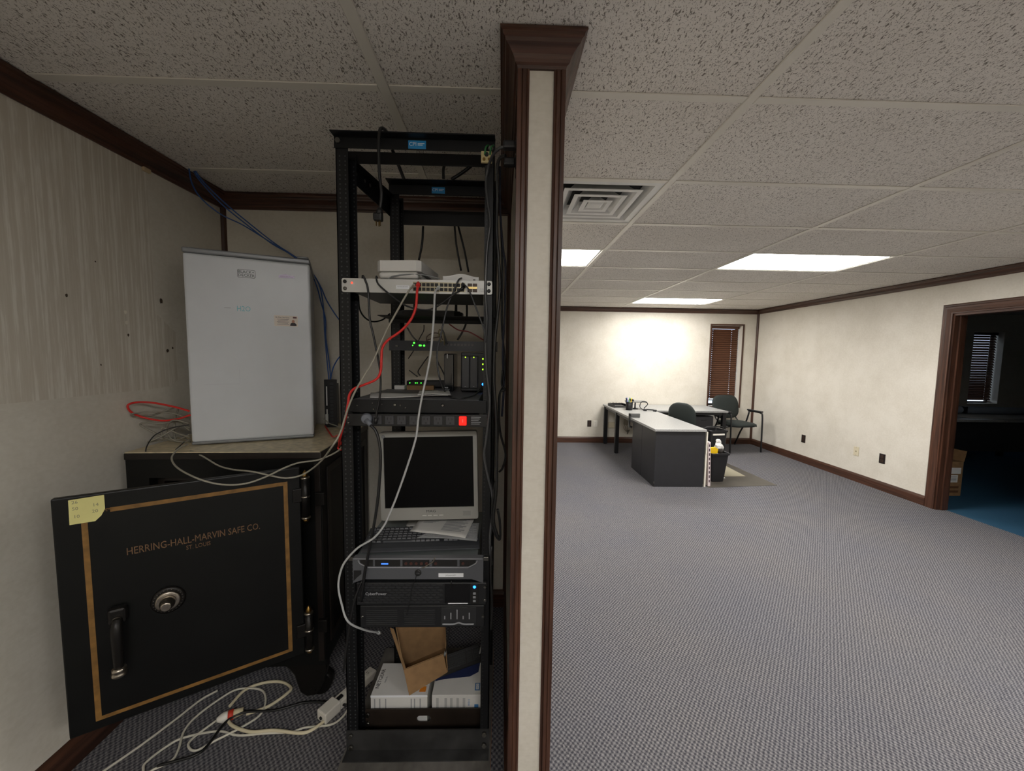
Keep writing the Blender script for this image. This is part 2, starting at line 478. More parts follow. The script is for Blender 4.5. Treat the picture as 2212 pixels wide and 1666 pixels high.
MB().box((XR-.004, DY0, 0), (XR+.124, DY0+.022, DZ)).build('jamb', WOOD['z'], door)
MB().box((XR-.004, DY0+.022, DZ-.022), (XR+.124, DY1-.022, DZ)).build('jamb_head', WOOD['y'], door)
MB().box((XR+.045, DY1-.036, 0), (XR+.085, DY1-.022, DZ-.022)).build('door_stop', WOOD['z'], door)
MB().box((XR+.045, DY0+.022, 0), (XR+.085, DY0+.036, DZ-.022)).build('door_stop', WOOD['z'], door)

# windows: reveal, casing, sash, glass
GLASS, nt, b = nodes_of('window_glass')
b.inputs['Transmission Weight'].default_value = 1.0; b.inputs['Roughness'].default_value = 0.0
b.inputs['IOR'].default_value = 1.45; b.inputs['Base Color'].default_value = (0.95, 0.98, 1, 1)
ALU = mat('bronze_sash', (52, 44, 40), 0.4, 0.6)
def window(n, x0, x1, z0, z1, casing):
    rv = WHITE_SILL
    wd = struct(MB().box((x0, YF+.001, z0-.0), (x0+.006, YF+.19, z1)).box((x1-.006, YF+.001, z0), (x1, YF+.19, z1))
                .box((x0, YF+.001, z1-.006), (x1, YF+.19, z1)).box((x0, YF+.001, z0), (x1, YF+.19, z0+.006)).build('window_%d' % n, rv))
    sash = MB()
    for a, c in (((x0+.006, z0+.006), (x0+.036, z1-.006)), ((x1-.036, z0+.006), (x1-.006, z1-.006)),
                 ((x0+.036, z0+.006), (x1-.036, z0+.036)), ((x0+.036, z1-.036), (x1-.036, z1-.006))):
        sash.box((a[0], YF+.15, a[1]), (c[0], YF+.185, c[1]))
    sash.build('sash', ALU, wd)
    MB().box((x0+.034, YF+.165, z0+.034), (x1-.034, YF+.170, z1-.034)).build('glass_pane', GLASS, wd)
    if casing:
        t = .024
        for nm, lo, hi, a in (('casing_leg', (x0-t, z0-t), (x0+.002, z1+t), 'z'), ('casing_leg', (x1-.002, z0-t), (x1+t, z1+t), 'z'),
                              ('casing_head', (x0+.002, z1-.002), (x1-.002, z1+t), 'x'), ('window_sill', (x0+.002, z0-t), (x1-.002, z0+.002), 'x')):
            MB().bbox((lo[0], YF-.014, lo[1]), (hi[0], YF+.002, hi[1]), .004, 2).build(nm, WOOD[a], wd)
    return wd
window(1, WX0, WX1, WZ0, WZ1, True)
window(2, VX0, VX1, VZ0, VZ1, False)
# ================================================================ fixtures in the ceiling
LENS, nt, b = nodes_of('lit_prismatic_lens')
b.inputs['Base Color'].default_value = lin((245, 245, 245)); b.inputs['Roughness'].default_value = 0.4
b.inputs['Emission Color'].default_value = (1.0, 0.97, 0.93, 1); b.inputs['Emission Strength'].default_value = LIGHT_STRENGTH
ENAMEL = mat('white_enamel', (222, 222, 220), 0.35)
light_names = {(1, 11): 'lit two by four troffer flush in ceiling, beyond the air diffuser',
 (3, 11): 'lit two by four troffer flush in ceiling above the open floor near the doorway',
 (3, 15): 'lit two by four troffer flush in ceiling near the far wall above the desk',
 (3, 7): 'lit two by four troffer in ceiling beside the doorway end of the room',
 (3, 3): 'lit two by four troffer in ceiling by the rear wall, doorway side',
 (1, 3): 'lit two by four troffer in ceiling by the rear wall, safe side'}
OFF = {(3, 7): 'right', (3, 3): 'rear_right', (1, 3): 'rear'}       # fixtures outside the picture
proto = None
for c, r in LIGHTS:
    loc = ((GX[c]+GX[c+1])/2, (GY[r]+GY[r+1])/2, 2.4045)
    if proto is None:
        proto = thing('ceiling_light', light_names[(c, r)], 'ceiling light', loc, 0, 'ceiling troffers')
        hx, hy = .597, .292
        MB().box((-hx, -hy, 0), (hx, -hy+.02, .05)).box((-hx, hy-.02, 0), (hx, hy, .05)).box((-hx, -hy+.02, 0), (-hx+.02, hy-.02, .05)).box((hx-.02, -hy+.02, 0), (hx, hy-.02, .05)).build('frame', ENAMEL, proto, world=False)
        MB().box((-hx+.02, -hy+.02, .002), (hx-.02, hy-.02, .006)).build('diffuser', LENS, proto, world=False)
    else:
        d_ = dup(proto, loc, 0, light_names[(c, r)])
        if (c, r) in OFF:
            d_.name = 'ceiling_light_%s_offscreen' % OFF[(c, r)]
            for ch in d_.children:
                if ch.name.startswith('diffuser'): ch.name = 'diffuser_%s_offscreen' % OFF[(c, r)]
# louvred air diffuser
vx, vy = (.2121+GX[2])/2, (GY[VENT[1]]+GY[VENT[1]+1])/2
vent = thing('ceiling_vent', 'white square air diffuser with stepped louvre rings set in ceiling grid', 'vent', (vx, vy, 2.4045))
VE = mat('vent_enamel', (214, 214, 212), 0.3)
def sq_ring(mb, prof):
    """prof of (half size, z): square rings lofted, open in the middle"""
    rings = [[(-h, -h, z), (h, -h, z), (h, h, z), (-h, h, z)] for h, z in prof]
    return mb.loft(rings, caps=False, smooth=False)
sq_ring(MB(), [(.292, 0), (.292, .003), (.255, .003), (.225, .045), (.222, .045), (.250, 0), (.292, 0)]).build('frame', VE, vent, world=False)
for h, z in ((.205, -.004), (.142, -.008), (.080, -.012)):
    sq_ring(MB(), [(h, z), (h, z+.003), (h-.022, z+.003), (h-.062, z+.05), (h-.066, z+.05), (h-.024, z), (h, z)]).build('louvre', VE, vent, world=False)
MB().loft([[(-h, -h, z), (h, -h, z), (h, h, z), (-h, h, z)] for h, z in ((.03, -.012), (.045, -.004), (.02, .03))], smooth=False).build('centre_plate', VE, vent, world=False)
MB().box((-.24, -.24, .05), (.24, .24, .055)).build('duct_back', mat('duct_cavity_shade', (38, 38, 38), 0.8), vent, world=False)  # near-black backing, the shade of the duct cavity put into its colour
# ================================================================ the nook: safe, fridge and what lies on them
def atz(u, v, z):
    d = _f*F_PX + _r2*(u-1106) - _u2*(v-833)
    return Vector((0, 0, CAM_Z)) + d*((z-CAM_Z)/d.z)

# old striped wallpaper left exposed on the left wall
m, nt, b = nodes_of('striped_wallpaper')
g = N(nt, 'ShaderNodeNewGeometry')
mp = N(nt, 'ShaderNodeMapping'); mp.inputs['Scale'].default_value = (1, 70, 6.0); nt.links.new(g.outputs['Position'], mp.inputs[0])
n1 = N(nt, 'ShaderNodeTexNoise', i_Scale=1.0, i_Detail=3.0, i_Roughness=0.7); nt.links.new(mp.outputs[0], n1.inputs['Vector'])
mp2 = N(nt, 'ShaderNodeMapping'); mp2.inputs['Scale'].default_value = (1, 120, 1.0); nt.links.new(g.outputs['Position'], mp2.inputs[0])
n2 = N(nt, 'ShaderNodeTexNoise', i_Scale=1.0, i_Detail=1.0); nt.links.new(mp2.outputs[0], n2.inputs['Vector'])
ad = N(nt, 'ShaderNodeMath', operation='ADD'); nt.links.new(n1.outputs['Fac'], ad.inputs[0]); nt.links.new(n2.outputs['Fac'], ad.inputs[1])
r = ramp(nt, [(0.42, lin((196, 188, 174))), (0.50, lin((201, 194, 181))), (0.60, lin((215, 210, 199)))]) 
sc2 = N(nt, 'ShaderNodeMath', operation='MULTIPLY'); sc2.inputs[1].default_value = 0.5
nt.links.new(ad.outputs[0], sc2.inputs[0]); nt.links.new(sc2.outputs[0], r.inputs[0]); nt.links.new(r.outputs[0], b.inputs['Base Color'])
b.inputs['Roughness'].default_value = 0.7
WL = bpy.data.objects['wall_left']
poly = [(-.5, 1.345), (.5, 1.352), (1.2, 1.36), (1.75, 1.362), (1.86, 1.37), (1.90, 1.40), (1.90, 1.62), (1.80, 1.70), (1.785, 2.338), (-.5, 2.338)]
Mx = Matrix(((0, 0, 1, XL), (1, 0, 0, 0), (0, 1, 0, 0), (0, 0, 0, 1)))
MB().prism(poly, 0.0002, 0.0014, Mx).build('striped_paper', m, WL)
HOLE = mat('bare_gypsum_hole', (70, 58, 44), 0.9, var=0.3, vscale=(80, 80, 80))
SCAR = mat('torn_paper_scar', (226, 220, 205), 0.8, var=0.1)
for (u, v, rr, mm) in ((347, 650, .010, HOLE), (361, 758, .008, HOLE), (372, 752, .005, HOLE), (143, 638, .005, HOLE), (276, 724, .005, HOLE), (270, 675, .007, SCAR), (273, 697, .007, SCAR), (205, 565, .003, HOLE), (217, 788, .003, HOLE)):
    d = _f*F_PX + _r2*(u-1106) - _u2*(v-833); t = XL/d.x; p = Vector((0, 0, CAM_Z))+d*t
    pts = [(p.y+rr*random.uniform(.6, 1.1)*math.cos(a), p.z+1.4*rr*random.uniform(.6, 1.1)*math.sin(a)) for a in [2*PI*k/9 for k in range(9)]]
    MB().prism(pts, 0.0015, 0.0022, Mx).build('paper_tear', mm, WL)
# bare trim end where the crown was patched
MB().bbox((XL+.001, 1.765, CZ-.092), (XL+.014, 1.80, CZ-.074), .003).build('crown_return', mat('raw_pine', (196, 176, 140), 0.7), WL)

# ---- the safe
SAFE = mat('black_safe_enamel', (10, 11, 10), 0.42, spec=0.3, var=0.35, vscale=(6, 6, 6), bump=0.10, bscale=60)
SAFEBR = mat('worn_brown_enamel', (24, 17, 13), 0.42, var=0.4, vscale=(14, 14, 5), bump=0.1, bscale=60)
GOLD = mat('faded_gold_paint', (126, 92, 44), 0.55, 0.1, var=0.3, vscale=(30, 30, 30))
GOLDTXT = mat('faded_gold_lettering', (112, 84, 56), 0.6, 0.0, var=0.25, vscale=(60, 60, 60))
NICKEL = mat('worn_nickel', (168, 160, 148), 0.28, 1.0, var=0.25, vscale=(60, 60, 60))
IRON = mat('dark_cast_iron', (26, 24, 22), 0.42, 0.5, bump=0.2, bscale=120)
BRASS = mat('old_brass', (132, 104, 58), 0.35, 1.0, var=0.2)
safe = thing('safe', 'antique black iron safe on castors with its gold-lined door ajar', 'safe', (-1.123, 1.563, 0), 0.052)
S = mw(safe)
hw = .3775
def sl(mb, nm, mm, parent=safe, bevel=0.0): return mb.build(nm, mm, parent, world=False, bevel=bevel)
z0, z1 = .19, 1.098
bd = MB()
bd.box((-hw, 0, z0), (-hw+.085, .64, z1)); bd.box((hw-.085, 0, z0), (hw, .64, z1))
bd.box((-hw+.085, 0, z1-.075), (hw-.085, .64, z1)); bd.box((-hw+.085, 0, z0), (hw-.085, .64, z0+.1)); bd.box((-hw+.085, .56, z0+.1), (hw-.085, .64, z1-.075))
sl(bd, 'body', SAFE)
# stepped door rebate inside the mouth
rb = MB()
for x0, x1 in ((-hw+.085, -hw+.11), (hw-.11, hw-.085)): rb.box((x0, .04, z0+.1), (x1, .56, z1-.075))
rb.box((-hw+.11, .04, z1-.10), (hw-.11, .56, z1-.075)); rb.box((-hw+.11, .04, z0+.1), (hw-.11, .56, z0+.125))
sl(rb, 'door_rebate', SAFEBR)
INW = mat('inner_cabinet_wood', (70, 52, 34), 0.6, var=0.3, vscale=(20, 20, 4))
sl(MB().box((-hw+.11, .10, .78), (hw-.11, .56, .80)), 'shelf', INW)
for x in (-.12, .02, .14): sl(MB().box((x, .10, .80), (x+.012, .56, z1-.10)), 'divider', INW)
for x in (-.105, .035):
    dw = sl(MB().bbox((x, .105, .88), (x+.10, .50, .985), .004), 'drawer', mat('drawer_front', (120, 100, 66), 0.55, var=0.2))
    sl(MB().bbox((x+.015, .1, .915), (x+.085, .106, .955), .002), 'drawer_label', mat('old_card', (170, 156, 120), 0.8), dw)
# raised panel frames on the right side
fr = MB()
for y0, y1, a0, a1 in ((.05, .59, 1.02, 1.05), (.05, .59, .26, .29), (.05, .08, .29, 1.02), (.56, .59, .29, 1.02)): fr.box((hw, y0, a0), (hw+.006, y1, a1))
sl(fr, 'side_moulding', SAFEBR, bevel=.002)
sl(MB().box((hw-.028, -.005, z0+.02), (hw-.004, 0, z1-.02)), 'front_stile', SAFEBR, bevel=.002)
# cast feet with wheels
def foot(x, y, s):
    P = [(s*px, pz) for px, pz in ((-.12, 0), (.072, 0), (.070, -.04), (.060, -.085), (.046, -.125), (.022, -.155), (-.016, -.160), (-.042, -.138), (-.054, -.10), (-.064, -.06), (-.085, -.03))]
    M = Matrix(((1, 0, 0, x), (0, 0, 1, y-.02), (0, 1, 0, z0+.005), (0, 0, 0, 1)))
    f = sl(MB().prism(P, 0, .045, M), 'foot', IRON, bevel=.006)
    sl(MB().cyl((x+.018*s, y+.028, .052), (x+.018*s, y+.075, .052), .052, 24), 'wheel', IRON, f)
    sl(MB().cyl((x+.012*s, y-.024, .062), (x+.012*s, y-.018, .062), .014, 14), 'axle_cap', IRON, f)
for x in (-hw+.075, hw-.075):
    for y in (.03, .53): foot(x, y, 1 if x > 0 else -1)
# laminate slab laid on top
TOPM = mat('mottled_beige_laminate', (196, 184, 154), 0.5, var=0.22, vscale=(40, 40, 40))
sl(MB().bbox((-hw, -.008, 1.098), (hw+.004, .645, 1.126), .004), 'top_slab', SAFEBR)
sl(MB().box((-hw+.004, -.006, 1.126), (hw-.002, .64, 1.130)), 'top_laminate', TOPM)
# the door, in its own frame: a along the door from free edge to hinge, b up
DM = plane_M((-1.345, 1.15, .31), (.555, .35, 0), (0, 0, 1))
DW, DH = .656, .776
def ds(mb): 
    mb.v = [DM @ p for p in mb.v]; return mb
sd = ds(MB().bbox((0, 0, -.022), (DW, DH, 0), .004)).build('door', SAFE, safe)
ds(MB().box((.05, .05, -.075), (DW-.05, DH-.06, -.022))).build('door_plug', SAFEBR, sd)
ds(MB().box((.085, .085, -.105), (DW-.085, DH-.095, -.075))).build('door_plug_step', SAFE, sd)
def strip(x0, y0, x1, y1, nm='gold_line'): ds(MB().box((x0, y0, 0), (x1, y1, .0006))).build(nm, GOLD, sd)
strip(.060, .030, .074, .690); strip(.074, .030, .612, .042); strip(.598, .042, .612, .726); strip(.125, .712, .598, .726)
gw = MB()
for k in range(12):
    x = .098+.0025*k+random.uniform(0, .002); y = .714+random.uniform(0, .008)
    gw.box((x, y, 0), (x+random.uniform(.002, .006), y+random.uniform(.002, .005), .0006))
o = ds(gw).build('worn_gold_flakes', GOLD, sd); o['kind'] = 'stuff'
text('lettering', 'HERRING-HALL-MARVIN SAFE CO.', .0345, GOLDTXT, sd, DM @ Matrix.Translation((.337, .570, .0003)), sx=.69)
text('lettering', 'ST. LOUIS', .021, GOLDTXT, sd, DM @ Matrix.Translation((.337, .543, .0003)), sx=.75)
# dial
dl = ds(MB().lathe([(.046, 0), (.046, .006), (.040, .010), (.036, .010)], 32, Matrix.Translation((.251, .376, 0)))).build('dial', IRON, sd)
ds(MB().lathe([(.034, .009), (.034, .016), (.029, .018), (.022, .018)], 32, Matrix.Translation((.251, .376, 0)))).build('dial_ring', NICKEL, sd)
ds(MB().lathe([(.021, .017), (.021, .030), (.018, .035), (.015, .044), (.0155, .050), (.012, .053)], 24, Matrix.Translation((.251, .376, 0)))).build('dial_knob', NICKEL, sd)
tk = MB()
for k in range(24):
    a = 2*PI*k/24; R_ = Matrix.Translation((.251, .376, 0)) @ Matrix.Rotation(a, 4, 'Z')
    tk.box((.0365, -.0008, .0098), (.0395, .0008, .0104), R_)
o = ds(tk).build('dial_marks', NICKEL, sd); o['kind'] = 'stuff'
# handle
hd = ds(MB().bbox((.108, .350, 0), (.152, .402, .030), .008)).build('handle', IRON, sd)
ds(MB().cyl((.130, .366, .030), (.130, .366, .036), .011, 16)).build('handle_screw', NICKEL, sd)
ds(MB().tube([(.131, .368, .030), (.131, .345, .043), (.132, .300, .048), (.132, .215, .048)], lambda t: .012+.003*math.sin(t*PI), 14)).build('handle_grip', IRON, sd)
hr = Matrix.Translation((.132, .215, .048)) @ Matrix.Rotation(PI/2, 4, 'X')
ds(MB().lathe([(.012, -.004), (.018, 0), (.018, .008), (.014, .010), (.019, .014), (.019, .022), (.013, .027)], 18, hr)).build('handle_ferrule', NICKEL, sd)
# two ball-tipped hinges
for b0, b1 in ((.560, .762), (.005, .200)):
    hg = ds(MB().cyl((.672, b0+.02, .004), (.672, b1-.03, .004), .015, 16)).build('hinge', IRON, safe)
    for bb in (b0+.005, b1-.035, (b0+b1)/2-.01):
        ds(MB().lathe([(.012, 0), (.017, .003), (.017, .008), (.012, .011)], 16, Matrix.Translation((.672, bb, .004)) @ Matrix.Rotation(-PI/2, 4, 'X'))).build('hinge_ring', NICKEL, hg)
    ds(MB().lathe([(.010, 0), (.012, .006), (.009, .016), (.004, .024), (.001, .028)], 14, Matrix.Translation((.672, b1-.026, .004)) @ Matrix.Rotation(-PI/2, 4, 'X'))).build('hinge_finial', BRASS, hg)
    ds(MB().lathe([(.010, 0), (.011, .006), (.007, .012), (.001, .016)], 14, Matrix.Translation((.672, b0+.006, .004)) @ Matrix.Rotation(PI/2, 4, 'X'))).build('hinge_finial', BRASS, hg)
    ds(MB().bbox((.628, b1-.125, -.004), (.662, b1-.07, .008), .003)).build('hinge_leaf', IRON, hg)
    sx_, sy_ = (S.inverted() @ (DM @ Vector((.672, (b0+b1)/2-.02, 0)))).xy
    sl(MB().bbox((sx_+.012, -.02, .31+b0+.035), (sx_+.05, .0, .31+b0+.09), .003), 'hinge_leaf', IRON, hg)
    # leaf is in the safe frame
# sticky note
NOTE = mat('pale_yellow_note', (214, 208, 140), 0.85, var=0.05)
PENC = mat('pencil_grey', (128, 128, 104), 0.9)
nP = [(.036, .690), (.091, .690), (.105, .705), (.114, .725), (.114, .770), (.037, .767)]
nt_ = ds(MB().prism(nP, .0008, .0016)).build('sticky_note', NOTE)
tag(nt_, 'pale yellow sticky note with a torn corner on the safe door', 'note')
for tx, x, y in (('26', .050, .758), ('50', .050, .738), ('10', .052, .713), ('14', .094, .742), ('20', .092, .722)):
    text('handwriting', tx, .014, PENC, nt_, DM @ Matrix.Translation((x, y, .0017)), ext=.0001)

# ---- mini fridge on the safe
FRW = mat('fridge_white', (198, 202, 207), 0.30, var=0.02)
FRG = mat('fridge_grey_trim', (128, 130, 133), 0.35, 0.3)
FRS = mat('fridge_side', (172, 174, 176), 0.4, bump=0.1, bscale=500)
BLK = mat('matt_black_plastic', (22, 22, 23), 0.45)
fth = math.atan2(.184, .431)
fr_o = thing('mini_fridge', 'white mini fridge with grey top trim standing on the safe', 'fridge', (-1.1065, 1.741, 1.130), fth)
FM = mw(fr_o) @ Matrix.Translation((-.2345, 0, 0))
def fs(mb, nm, mm, parent=fr_o): 
    mb.v = [FM @ p for p in mb.v]; return mb.build(nm, mm, parent)
fs(MB().bbox((.004, .058, .012), (.462, .40, .820), .006), 'cabinet', FRS)
dr = fs(MB().bbox((0, 0, .014), (.466, .050, .812), .010, 3), 'door', FRW)
fs(MB().box((.012, .050, .02), (.454, .058, .806)), 'gasket', mat('gasket_grey', (90, 92, 94), 0.7), dr)
fs(MB().bbox((-.002, -.003, .812), (.468, .405, .834), .006), 'top_panel', FRG)
fs(MB().bbox((.0, -.001, .004), (.466, .052, .016), .004), 'bottom_rail', FRG)
for x in (.02, .43): fs(MB().lathe([(.010, 0), (.010, .007), (.013, .009), (.013, .014)], 12, Matrix.Translation((x, .03, 0)) if x < .1 else Matrix.Translation((x, .03, 0))), 'foot', BLK)
for x in (.03, .43): fs(MB().lathe([(.012, 0), (.012, .013)], 12, Matrix.Translation((x, .37, 0))), 'foot', BLK)
fs(MB().bbox((.415, -.006, .834), (.462, .05, .843), .004), 'hinge_cover', FRG)
for x in (.02, .05): fs(MB().lathe([(.005, 0), (.004, .004), (.001, .005)], 10, Matrix.Translation((x, .02, .834))), 'screw_cap', FRW)
LOGO = mat('logo_charcoal', (58, 62, 66), 0.5)
FF = FM @ Matrix(((1, 0, 0, 0), (0, 0, -1, 0), (0, 1, 0, 0), (0, 0, 0, 1)))   # face plane: x right, y up, z out
lg = MB()
def rrect(x0, y0, x1, y1, r, n=4):
    out = []
    for cx, cy, a0 in ((x1-r, y1-r, 0), (x0+r, y1-r, PI/2), (x0+r, y0+r, PI), (x1-r, y0+r, 1.5*PI)):
        for k in range(n+1): out.append((cx+r*math.cos(a0+PI/2*k/n), cy+r*math.sin(a0+PI/2*k/n)))
    return out
a_, b_ = rrect(.187, .727, .253, .762, .006), rrect(.1885, .7285, .2515, .7605, .0048)
n_ = len(a_)
mb = MB(); mb.add([(x, y, .0006) for x, y in a_]+[(x, y, .0006) for x, y in b_], [(i, (i+1) % n_, n_+(i+1) % n_, n_+i) for i in range(n_)], M=FF)
mb.build('logo_outline', LOGO, dr)
text('logo_lettering', 'BLACK+', .0165, LOGO, dr, FF @ Matrix.Translation((.219, .7515, .0004)), sx=1.0)
text('logo_lettering', 'DECKER', .0165, LOGO, dr, FF @ Matrix.Translation((.220, .737, .0004)), sx=.98)
bdg = MB().prism([(.341, .739), (.403, .742), (.403, .751), (.385, .753), (.370, .758), (.352, .754), (.341, .751)], 0, .0008, FF).build('badge', mat('badge_lilac', (150, 140, 158), 0.35, 0.4), dr)
text('badge_lettering', 'REFRIGERATOR', .0072, mat('badge_maroon', (96, 50, 70), 0.5), bdg, FF @ Matrix.Translation((.372, .746, .0009)), ext=.0001)
MARK = mat('teal_marker', (120, 184, 196), 0.6)
text('marker_writing', 'H2O', .032, MARK, dr, FF @ Matrix.Translation((.205, .592, .0002)), ext=.0001, sx=.8)
MB().box((.135, .592, .0), (.158, .594, .0003), FF).build('marker_dash', mat('grey_marker', (150, 152, 158), 0.6), dr)
# fingerprints and old marks with their own shapes
SM = mat('faint_smudge', (186, 188, 196), 0.5)
MB().box((.053, .263, 0), (.18, .2645, .0002), FF).box((.18, .2635, 0), (.181, .33, .0002), FF).build('old_paper_mark', SM, dr)
cd = MB().box((.318, .524, .0005), (.411, .572, .0012), FF).build('business_card', mat('card_stock', (226, 216, 206), 0.6))
tag(cd, 'small printed card with a portrait held on the white fridge door', 'card')
text('print', 'B-Way Services', .0085, mat('print_dark', (70, 60, 66), 0.6), cd, FF @ Matrix.Translation((.351, .563, .0013)), ext=.00005)
PRT = mat('print_grey', (140, 130, 134), 0.6)
for k in range(5): MB().box((.329+.003*(k % 2), .5535-.0055*k, .0012), (.376-.004*(k % 2), .5555-.0055*k, .0014), FF).build('print_line', PRT, cd)
MB().prism([(.380, .527), (.406, .527), (.405, .536), (.398, .541), (.388, .541), (.382, .537)], .0012, .0014, FF).build('portrait_jacket', mat('print_jacket', (52, 48, 52), 0.6), cd)
MB().prism([(.393+.006*math.cos(a), .547+.0075*math.sin(a)) for a in [2*PI*k/12 for k in range(12)]], .0012, .0015, FF).build('portrait_head', mat('print_skin', (178, 130, 110), 0.6), cd)
MB().box((.392, .561, .0012), (.407, .568, .0014), FF).build('print_logo', mat('print_maroon', (96, 56, 60), 0.6), cd)

# ---- upright patch strip behind the fridge
pp = thing('patch_bay', 'narrow black patch panel standing upright behind the white fridge', 'patch panel', (-.931, 2.10, 1.130), .15)
def pl(mb, nm, mm): return mb.build(nm, mm, pp, world=False)
pl(MB().bbox((-.032, 0, 0), (.032, .012, .262), .002), 'plate', BLK)
pl(MB().box((-.032, .012, .02), (-.02, .04, .24)).box((.02, .012, .02), (.032, .04, .24)), 'bracket', BLK)
pl(MB().box((-.022, -.0012, .12), (-.016, 0, .225)).box((-.022, -.0012, .03), (-.016, 0, .10)), 'label_strip', mat('label_white', (210, 210, 208), 0.6))
for k in range(12): pl(MB().bbox((-.002, -.004, .018+.0195*k), (.014, 0, .031+.0195*k), .001), 'jack', mat('jack_grey', (44, 44, 46), 0.5))
pl(MB().bbox((-.026, -.012, .02), (-.012, 0, .075), .003), 'clear_plug', mat('clear_plug_plastic', (200, 200, 196), 0.3))
# ================================================================ the rack
RK = mat('rack_black_satin', (11, 12, 14), 0.45, spec=0.35, var=0.2, vscale=(8, 8, 8), bump=0.05)
RKG = mat('rack_grey_dot', (62, 64, 66), 0.5, 0.4)
BOLT = mat('zinc_bolt', (120, 118, 112), 0.35, 1.0)
STK = mat('blue_maker_sticker', (38, 136, 196), 0.4)
PRW = mat('white_print', (225, 228, 232), 0.6)
PRG = mat('grey_print', (140, 142, 146), 0.6)
RB = .066
board = thing('plywood_base', 'scuffed black plywood board with raw tan edges under the rack', 'board', (-.295, 1.51, 0))
MB().bbox((-.566, 1.19, .034), (-.024, 1.83, RB-.002), .002).build('panel', mat('raw_ply_edge', (150, 98, 58), 0.7, var=0.25, vscale=(3, 3, 90)), board)
MB().box((-.565, 1.191, RB-.002), (-.025, 1.829, RB)).build('painted_face', mat('scuffed_black_paint', (96, 93, 89), 0.42, var=0.45, vscale=(14, 9, 9), bump=0.15, bscale=40), board)
for y in (1.25, 1.76): MB().box((-.55, y, 0), (-.04, y+.05, .034)).build('runner', mat('raw_pine_runner', (120, 90, 60), 0.8), board)

rack = thing('server_rack', 'tall open black steel server rack with punched posts beside the partition', 'rack', (-.295, 1.33, RB))
def channel(x0, s, y0, y1, z0, z1, nm):
    """upright of C section; web on the outside (x0), flanges run inwards (s)"""
    x1 = x0+s*(.040 if s > 0 else .031); t = .003
    mb = MB()
    mb.box((min(x0, x0+s*t), y0, z0), (max(x0, x0+s*t), y1, z1))
    mb.box((min(x0, x1), y0, z0), (max(x0, x1), y0+t, z1)); mb.box((min(x0, x1), y1-t, z0), (max(x0, x1), y1, z1))
    p = mb.build(nm, RK, rack)
    hb = MB(); k = 0; z = z0+.04
    while z < z1-.03:
        for yy in ((y0-.0004, y1-t-.0004)):
            for dx in (.013, .031) if yy == y0-.0004 and s > 0 else ((.031,) if s > 0 else (.024,)):
                xx = x0+s*dx
                hb.prism([(xx+.0028*math.cos(a), z+.0028*math.sin(a)) for a in [PI/3*q for q in range(6)]], 0, .0006, Matrix(((1, 0, 0, 0), (0, 0, -1, yy+.0006), (0, 1, 0, 0), (0, 0, 0, 1))))
        z += (.0127, .0159, .0159)[k % 3]; k += 1
    h = hb.build('screw_holes', RKG if s > 0 else BLK, p); h['kind'] = 'stuff'  # hole discs: grey on the left posts, black on the right
    return p
FX0, FX1 = -.556, -.034
channel(FX0, 1, 1.33, 1.406, RB, 2.222, 'post'); channel(FX1, -1, 1.33, 1.406, RB, 2.222, 'post')
RX0, RX1 = -.492, -.030
channel(RX0, 1, 1.72, 1.796, RB, 2.232, 'post'); channel(RX1, -1, 1.72, 1.796, RB, 2.232, 'post')
def angle_bar(x0, x1, yf, z0, z1, fl, nm='top_bar'):
    """steel angle: upright face at yf, flange of depth fl (sign gives direction) along the top"""
    mb = MB().box((x0, yf-.0018, z0), (x1, yf+.0018, z1)).box((x0, min(yf, yf+fl), z1-.0035), (x1, max(yf, yf+fl), z1))
    return mb.build(nm, RK, rack, bevel=.0)
fa = angle_bar(FX0-.002, FX1+.002, 1.3265, 2.205, 2.243, -.034)
angle_bar(FX0+.003, FX1-.003, 1.4095, 2.196, 2.236, .03)
fb = angle_bar(RX0-.002, RX1+.002, 1.7165, 2.218, 2.262, -.05)
angle_bar(RX0+.003, RX1-.003, 1.7995, 2.118, 2.182, .04)
for xa, xb in (((FX0+.004), (RX0+.004)), ((FX1-.034), (RX1-.034))):
    mb = MB(); mb.loft([[(xa, 1.40, 2.15), (xa+.003, 1.40, 2.15), (xa+.003, 1.40, 2.205), (xa, 1.40, 2.205)], [(xb, 1.80, 2.13), (xb+.003, 1.80, 2.13), (xb+.003, 1.80, 2.215), (xb, 1.80, 2.215)]], smooth=False)
    mb.loft([[(xa, 1.40, 2.203), (xa+.03, 1.40, 2.203), (xa+.03, 1.40, 2.206), (xa, 1.40, 2.206)], [(xb, 1.80, 2.213), (xb+.03, 1.80, 2.213), (xb+.03, 1.80, 2.216), (xb, 1.80, 2.216)]], smooth=False)
    mb.build('side_brace', RK, rack)
for k, (y, z) in enumerate(((1.46, 2.185), (1.52, 2.186), (1.56, 2.187), (1.65, 2.188))):
    x = FX0+.007+(y-1.40)*.16
    MB().cyl((x, y, z), (x+.004, y, z), .006, 10).build('bolt', BOLT, rack)
# maker's stickers
for p, xc, yc, zc, w_ in ((fa, -.288, 1.3243, 2.221, .058), (fb, -.283, 1.7143, 2.238, .056)):
    st = MB().box((xc-w_/2, yc, zc-.013), (xc+w_/2, yc+.0008, zc+.013)).build('sticker', STK, p)
    text('sticker_lettering', 'CPI', .017, PRW, st, FRONT(xc-.014, yc-.0004, zc+.001), ext=.0002)
    for k in range(2): MB().box((xc+.002, yc-.0006, zc+.003-.005*k), (xc+.024-.006*k, yc, zc+.005-.005*k)).build('sticker_line', PRW, st)
